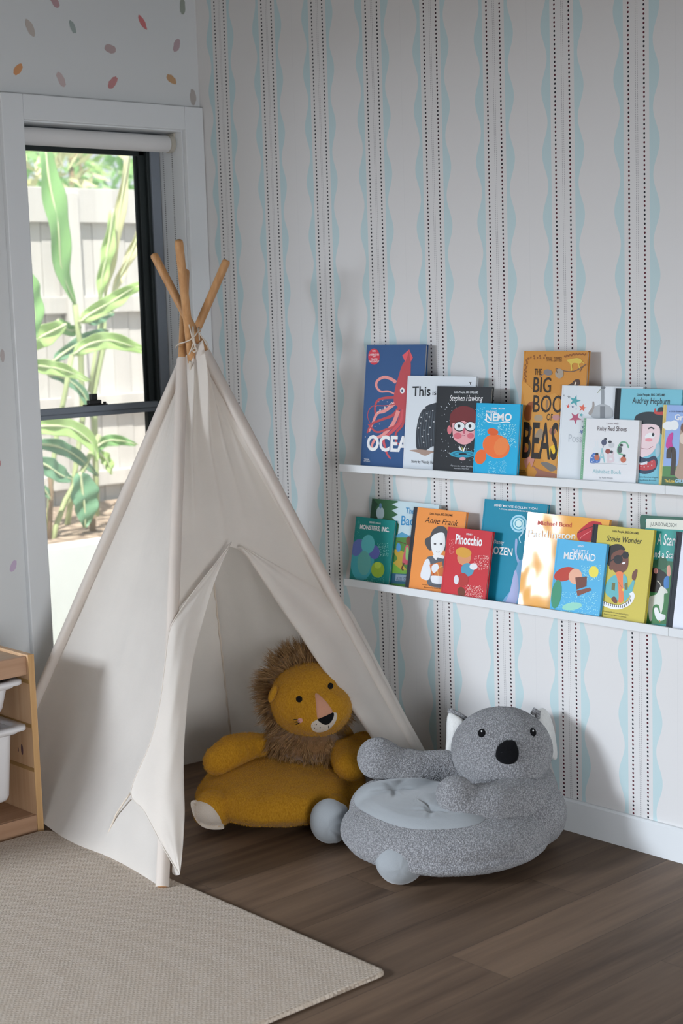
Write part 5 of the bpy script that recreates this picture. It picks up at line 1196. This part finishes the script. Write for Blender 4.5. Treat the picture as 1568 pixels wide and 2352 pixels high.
la2 = blob('arm', [('c', [(Q(840, 1716, 4.48), .045), (Q(822, 1722, 4.40), .045), (Q(795, 1735, 4.33), .046), (Q(800, 1755, 4.28), .042), (Q(808, 1768, 4.27), .034)])], M['lion_fur'], li, .004, 8, lfn)
feet_l = []
for px, py, D, r in ((490, 1858, 4.25, .056), (757, 1872, 4.24, .058)):
    c0 = Q(px, py, D); c0.z = max(c0.z, r * .93)
    feet_l.append(blob('foot', [('e', c0, (r, r, r * .95), None), ('e', c0 + (LC + V(0, 0, .05) - c0).normalized() * .03, (r * .9, r * .9, r * .8), None)], M['lion_fur'], li, .004, 8, lfn))
sole = [(438, 1842), (452, 1838), (468, 1842), (484, 1850), (500, 1868), (510, 1888), (514, 1903), (500, 1906), (480, 1905), (462, 1898), (448, 1882), (440, 1862)]
disc_on(feet_l[0], 475, 1872, 4.21, 0, 0, 0, M['lion_cream'], 'sole', li, .003, pts=sole)
# felt face
disc_on(lh, 687, 1606, 4.28, 7.6, 7.6, 0, M['felt_black'], 'eye', li, .003); disc_on(lh, 758.5, 1576, 4.30, 6.4, 7.6, 0, M['felt_black'], 'eye', li, .003)
bridge = [(723, 1594), (728, 1592), (738, 1600), (752, 1615), (764, 1634), (757, 1642), (745, 1648), (730, 1652), (727, 1640), (725, 1615)]
muz = [(713, 1668), (716, 1660), (728, 1652), (740, 1648), (760, 1638), (772, 1636), (775, 1645), (770, 1660), (758, 1674), (744, 1681), (728, 1683), (717, 1678)]
nos = [(729, 1652), (745, 1644), (765, 1636), (765, 1648), (758, 1659), (748, 1664), (738, 1661)]
disc_on(lh, 0, 0, 4.27, 0, 0, 0, M['lion_cream'], 'muzzle', li, .002, pts=muz); disc_on(lh, 0, 0, 4.27, 0, 0, 0, M['lion_pink'], 'nose_bridge', li, .004, pts=bridge); disc_on(lh, 0, 0, 4.27, 0, 0, 0, M['felt_black'], 'nose', li, .007, pts=nos)
disc_on(lh, 689, 1655, 4.28, 6, 6, 0, M['cheek'], 'cheek', li, .002)
for pts in ([(674, 1652), (690, 1654)], [(676, 1658), (689, 1657)], [(679, 1664), (690, 1659)], [(753, 1664), (755, 1674)]):
    disc_on(lh, (pts[0][0] + pts[1][0]) / 2, (pts[0][1] + pts[1][1]) / 2, 4.28, math.hypot(pts[1][0] - pts[0][0], pts[1][1] - pts[0][1]) / 2, .8, math.degrees(math.atan2(pts[1][1] - pts[0][1], pts[1][0] - pts[0][0])), M['felt_black'], 'whisker', li, .0045, N=10)
for x, y in ((722, 1671), (726, 1663), (735, 1670)): disc_on(lh, x, y, 4.28, 1.2, 1.2, 0, M['felt_black'], 'freckle', li, .004, N=8)
el = [(636, 1571), (640, 1582), (636, 1598), (626, 1612), (617, 1616), (614, 1604), (618, 1588), (626, 1576)]
mb = MB(); rows = [[at(628 + (x - 628) * f, 1594 + (y - 1594) * f, 4.305 - .016 * math.sqrt(1 - f * f)) for x, y in el] for f in (1, .95, .8, .5, .1)]; mb.grid(rows, closed=True); mb.add(rows[-1], [tuple(range(len(el)))])
rows = [[at(628 + (x - 628) * f, 1594 + (y - 1594) * f, 4.305 + .010 * math.sqrt(1 - f * f)) for x, y in el] for f in (1, .5, .1)]; mb.grid(rows, closed=True)
lear = mb.build('ear', M['lion_fur'], li, smooth=True, sub=1)
# mane: curved locks rooted on a ruff around the head
mcore = blob('mane_ruff', [('e', Q(700, 1600, 4.455), (.135, .11, .135), None), ('e', Q(700, 1700, 4.42), (.13, .10, .055), None)], M['lion_mane'], li, .006, 8, lfn)
def mane():
    me = mcore.data; rnd = random.Random(5); vs = []; fs = []
    from bisect import bisect
    import itertools
    cum = list(itertools.accumulate(p.area for p in me.polygons)); tot = cum[-1]
    hcen = Q(712, 1606, 4.40)
    for i in range(1500):
        p = me.polygons[bisect(cum, rnd.random() * tot)]; root = p.center.copy(); n_ = p.normal
        rad = root - hcen; rad = rad - CW * rad.dot(CW); rad.normalize()
        low = root.z < .25
        d0 = (n_ * .7 + rad * .8 + V(0, 0, -.15)).normalized()
        if low: d0 = (n_ * .9 + V(0, 0, -.9) + rad * .3 - CW * .15).normalized()
        L = rnd.uniform(.028, .052) * (1.0 if not low else .72); bend = V(rnd.uniform(-1, 1), rnd.uniform(-1, 1), rnd.uniform(-1.3, .2)) * .75; curl = rnd.uniform(.0015, .004); ph = rnd.uniform(0, 6)
        for h in range(9):
            j = V(rnd.gauss(0, 1), rnd.gauss(0, 1), rnd.gauss(0, 1)) * .0035; p0 = root + j - n_ * .004; prev = None; k0 = len(vs); d = (d0 + j * 22).normalized(); s = d.cross(V(rnd.uniform(-1, 1), rnd.uniform(-1, 1), rnd.uniform(-1, 1))).normalized()
            q = p0.copy(); Ls = L * rnd.uniform(.75, 1.1)
            for a in range(6):
                u = a / 5; w_ = .0012 * (1 - u) + .00015; vs.append(q - s * w_); vs.append(q + s * w_)
                d = (d + bend * .12 + (root - q) * (u * 3.0)).normalized(); q = q + d * Ls / 5 + s.cross(d) * curl * math.sin(ph + u * 7)
            for a in range(5): fs.append((k0 + a * 2, k0 + a * 2 + 1, k0 + a * 2 + 3, k0 + a * 2 + 2))
    me = bpy.data.meshes.new('mane'); me.from_pydata([tuple(v) for v in vs], [], fs); me.materials.append(M['mane_hair']); o = bpy.data.objects.new('mane', me); link(o); put(o, li); o['kind'] = 'stuff'
mh = NT('mane_hair'); mh.base(mh.mix(mh.noise(mh.pos(), 110, 2), (.085, .042, .016), (.50, .29, .125)), .55, .3); M['mane_hair'] = mh.m
mane()
HF = NT('mustard_pile'); HF.base(HF.mix(HF.noise(HF.pos(), 60, 3), (.44, .21, .012), (.64, .33, .030)), .8, .2); M['pile'] = HF.m
for o_, n_ in ((lb, 26000), (lh, 13000), (la, 7000), (la2, 7000), (feet_l[0], 4000), (feet_l[1], 3000)):
    f_ = fur(o_, n_, .0045, .0005, M['pile'], 'fur', o_, n_, zmin=.02)
    if o_ is lh or o_ is feet_l[0]:   # keep the pile off the felt patches
        pass
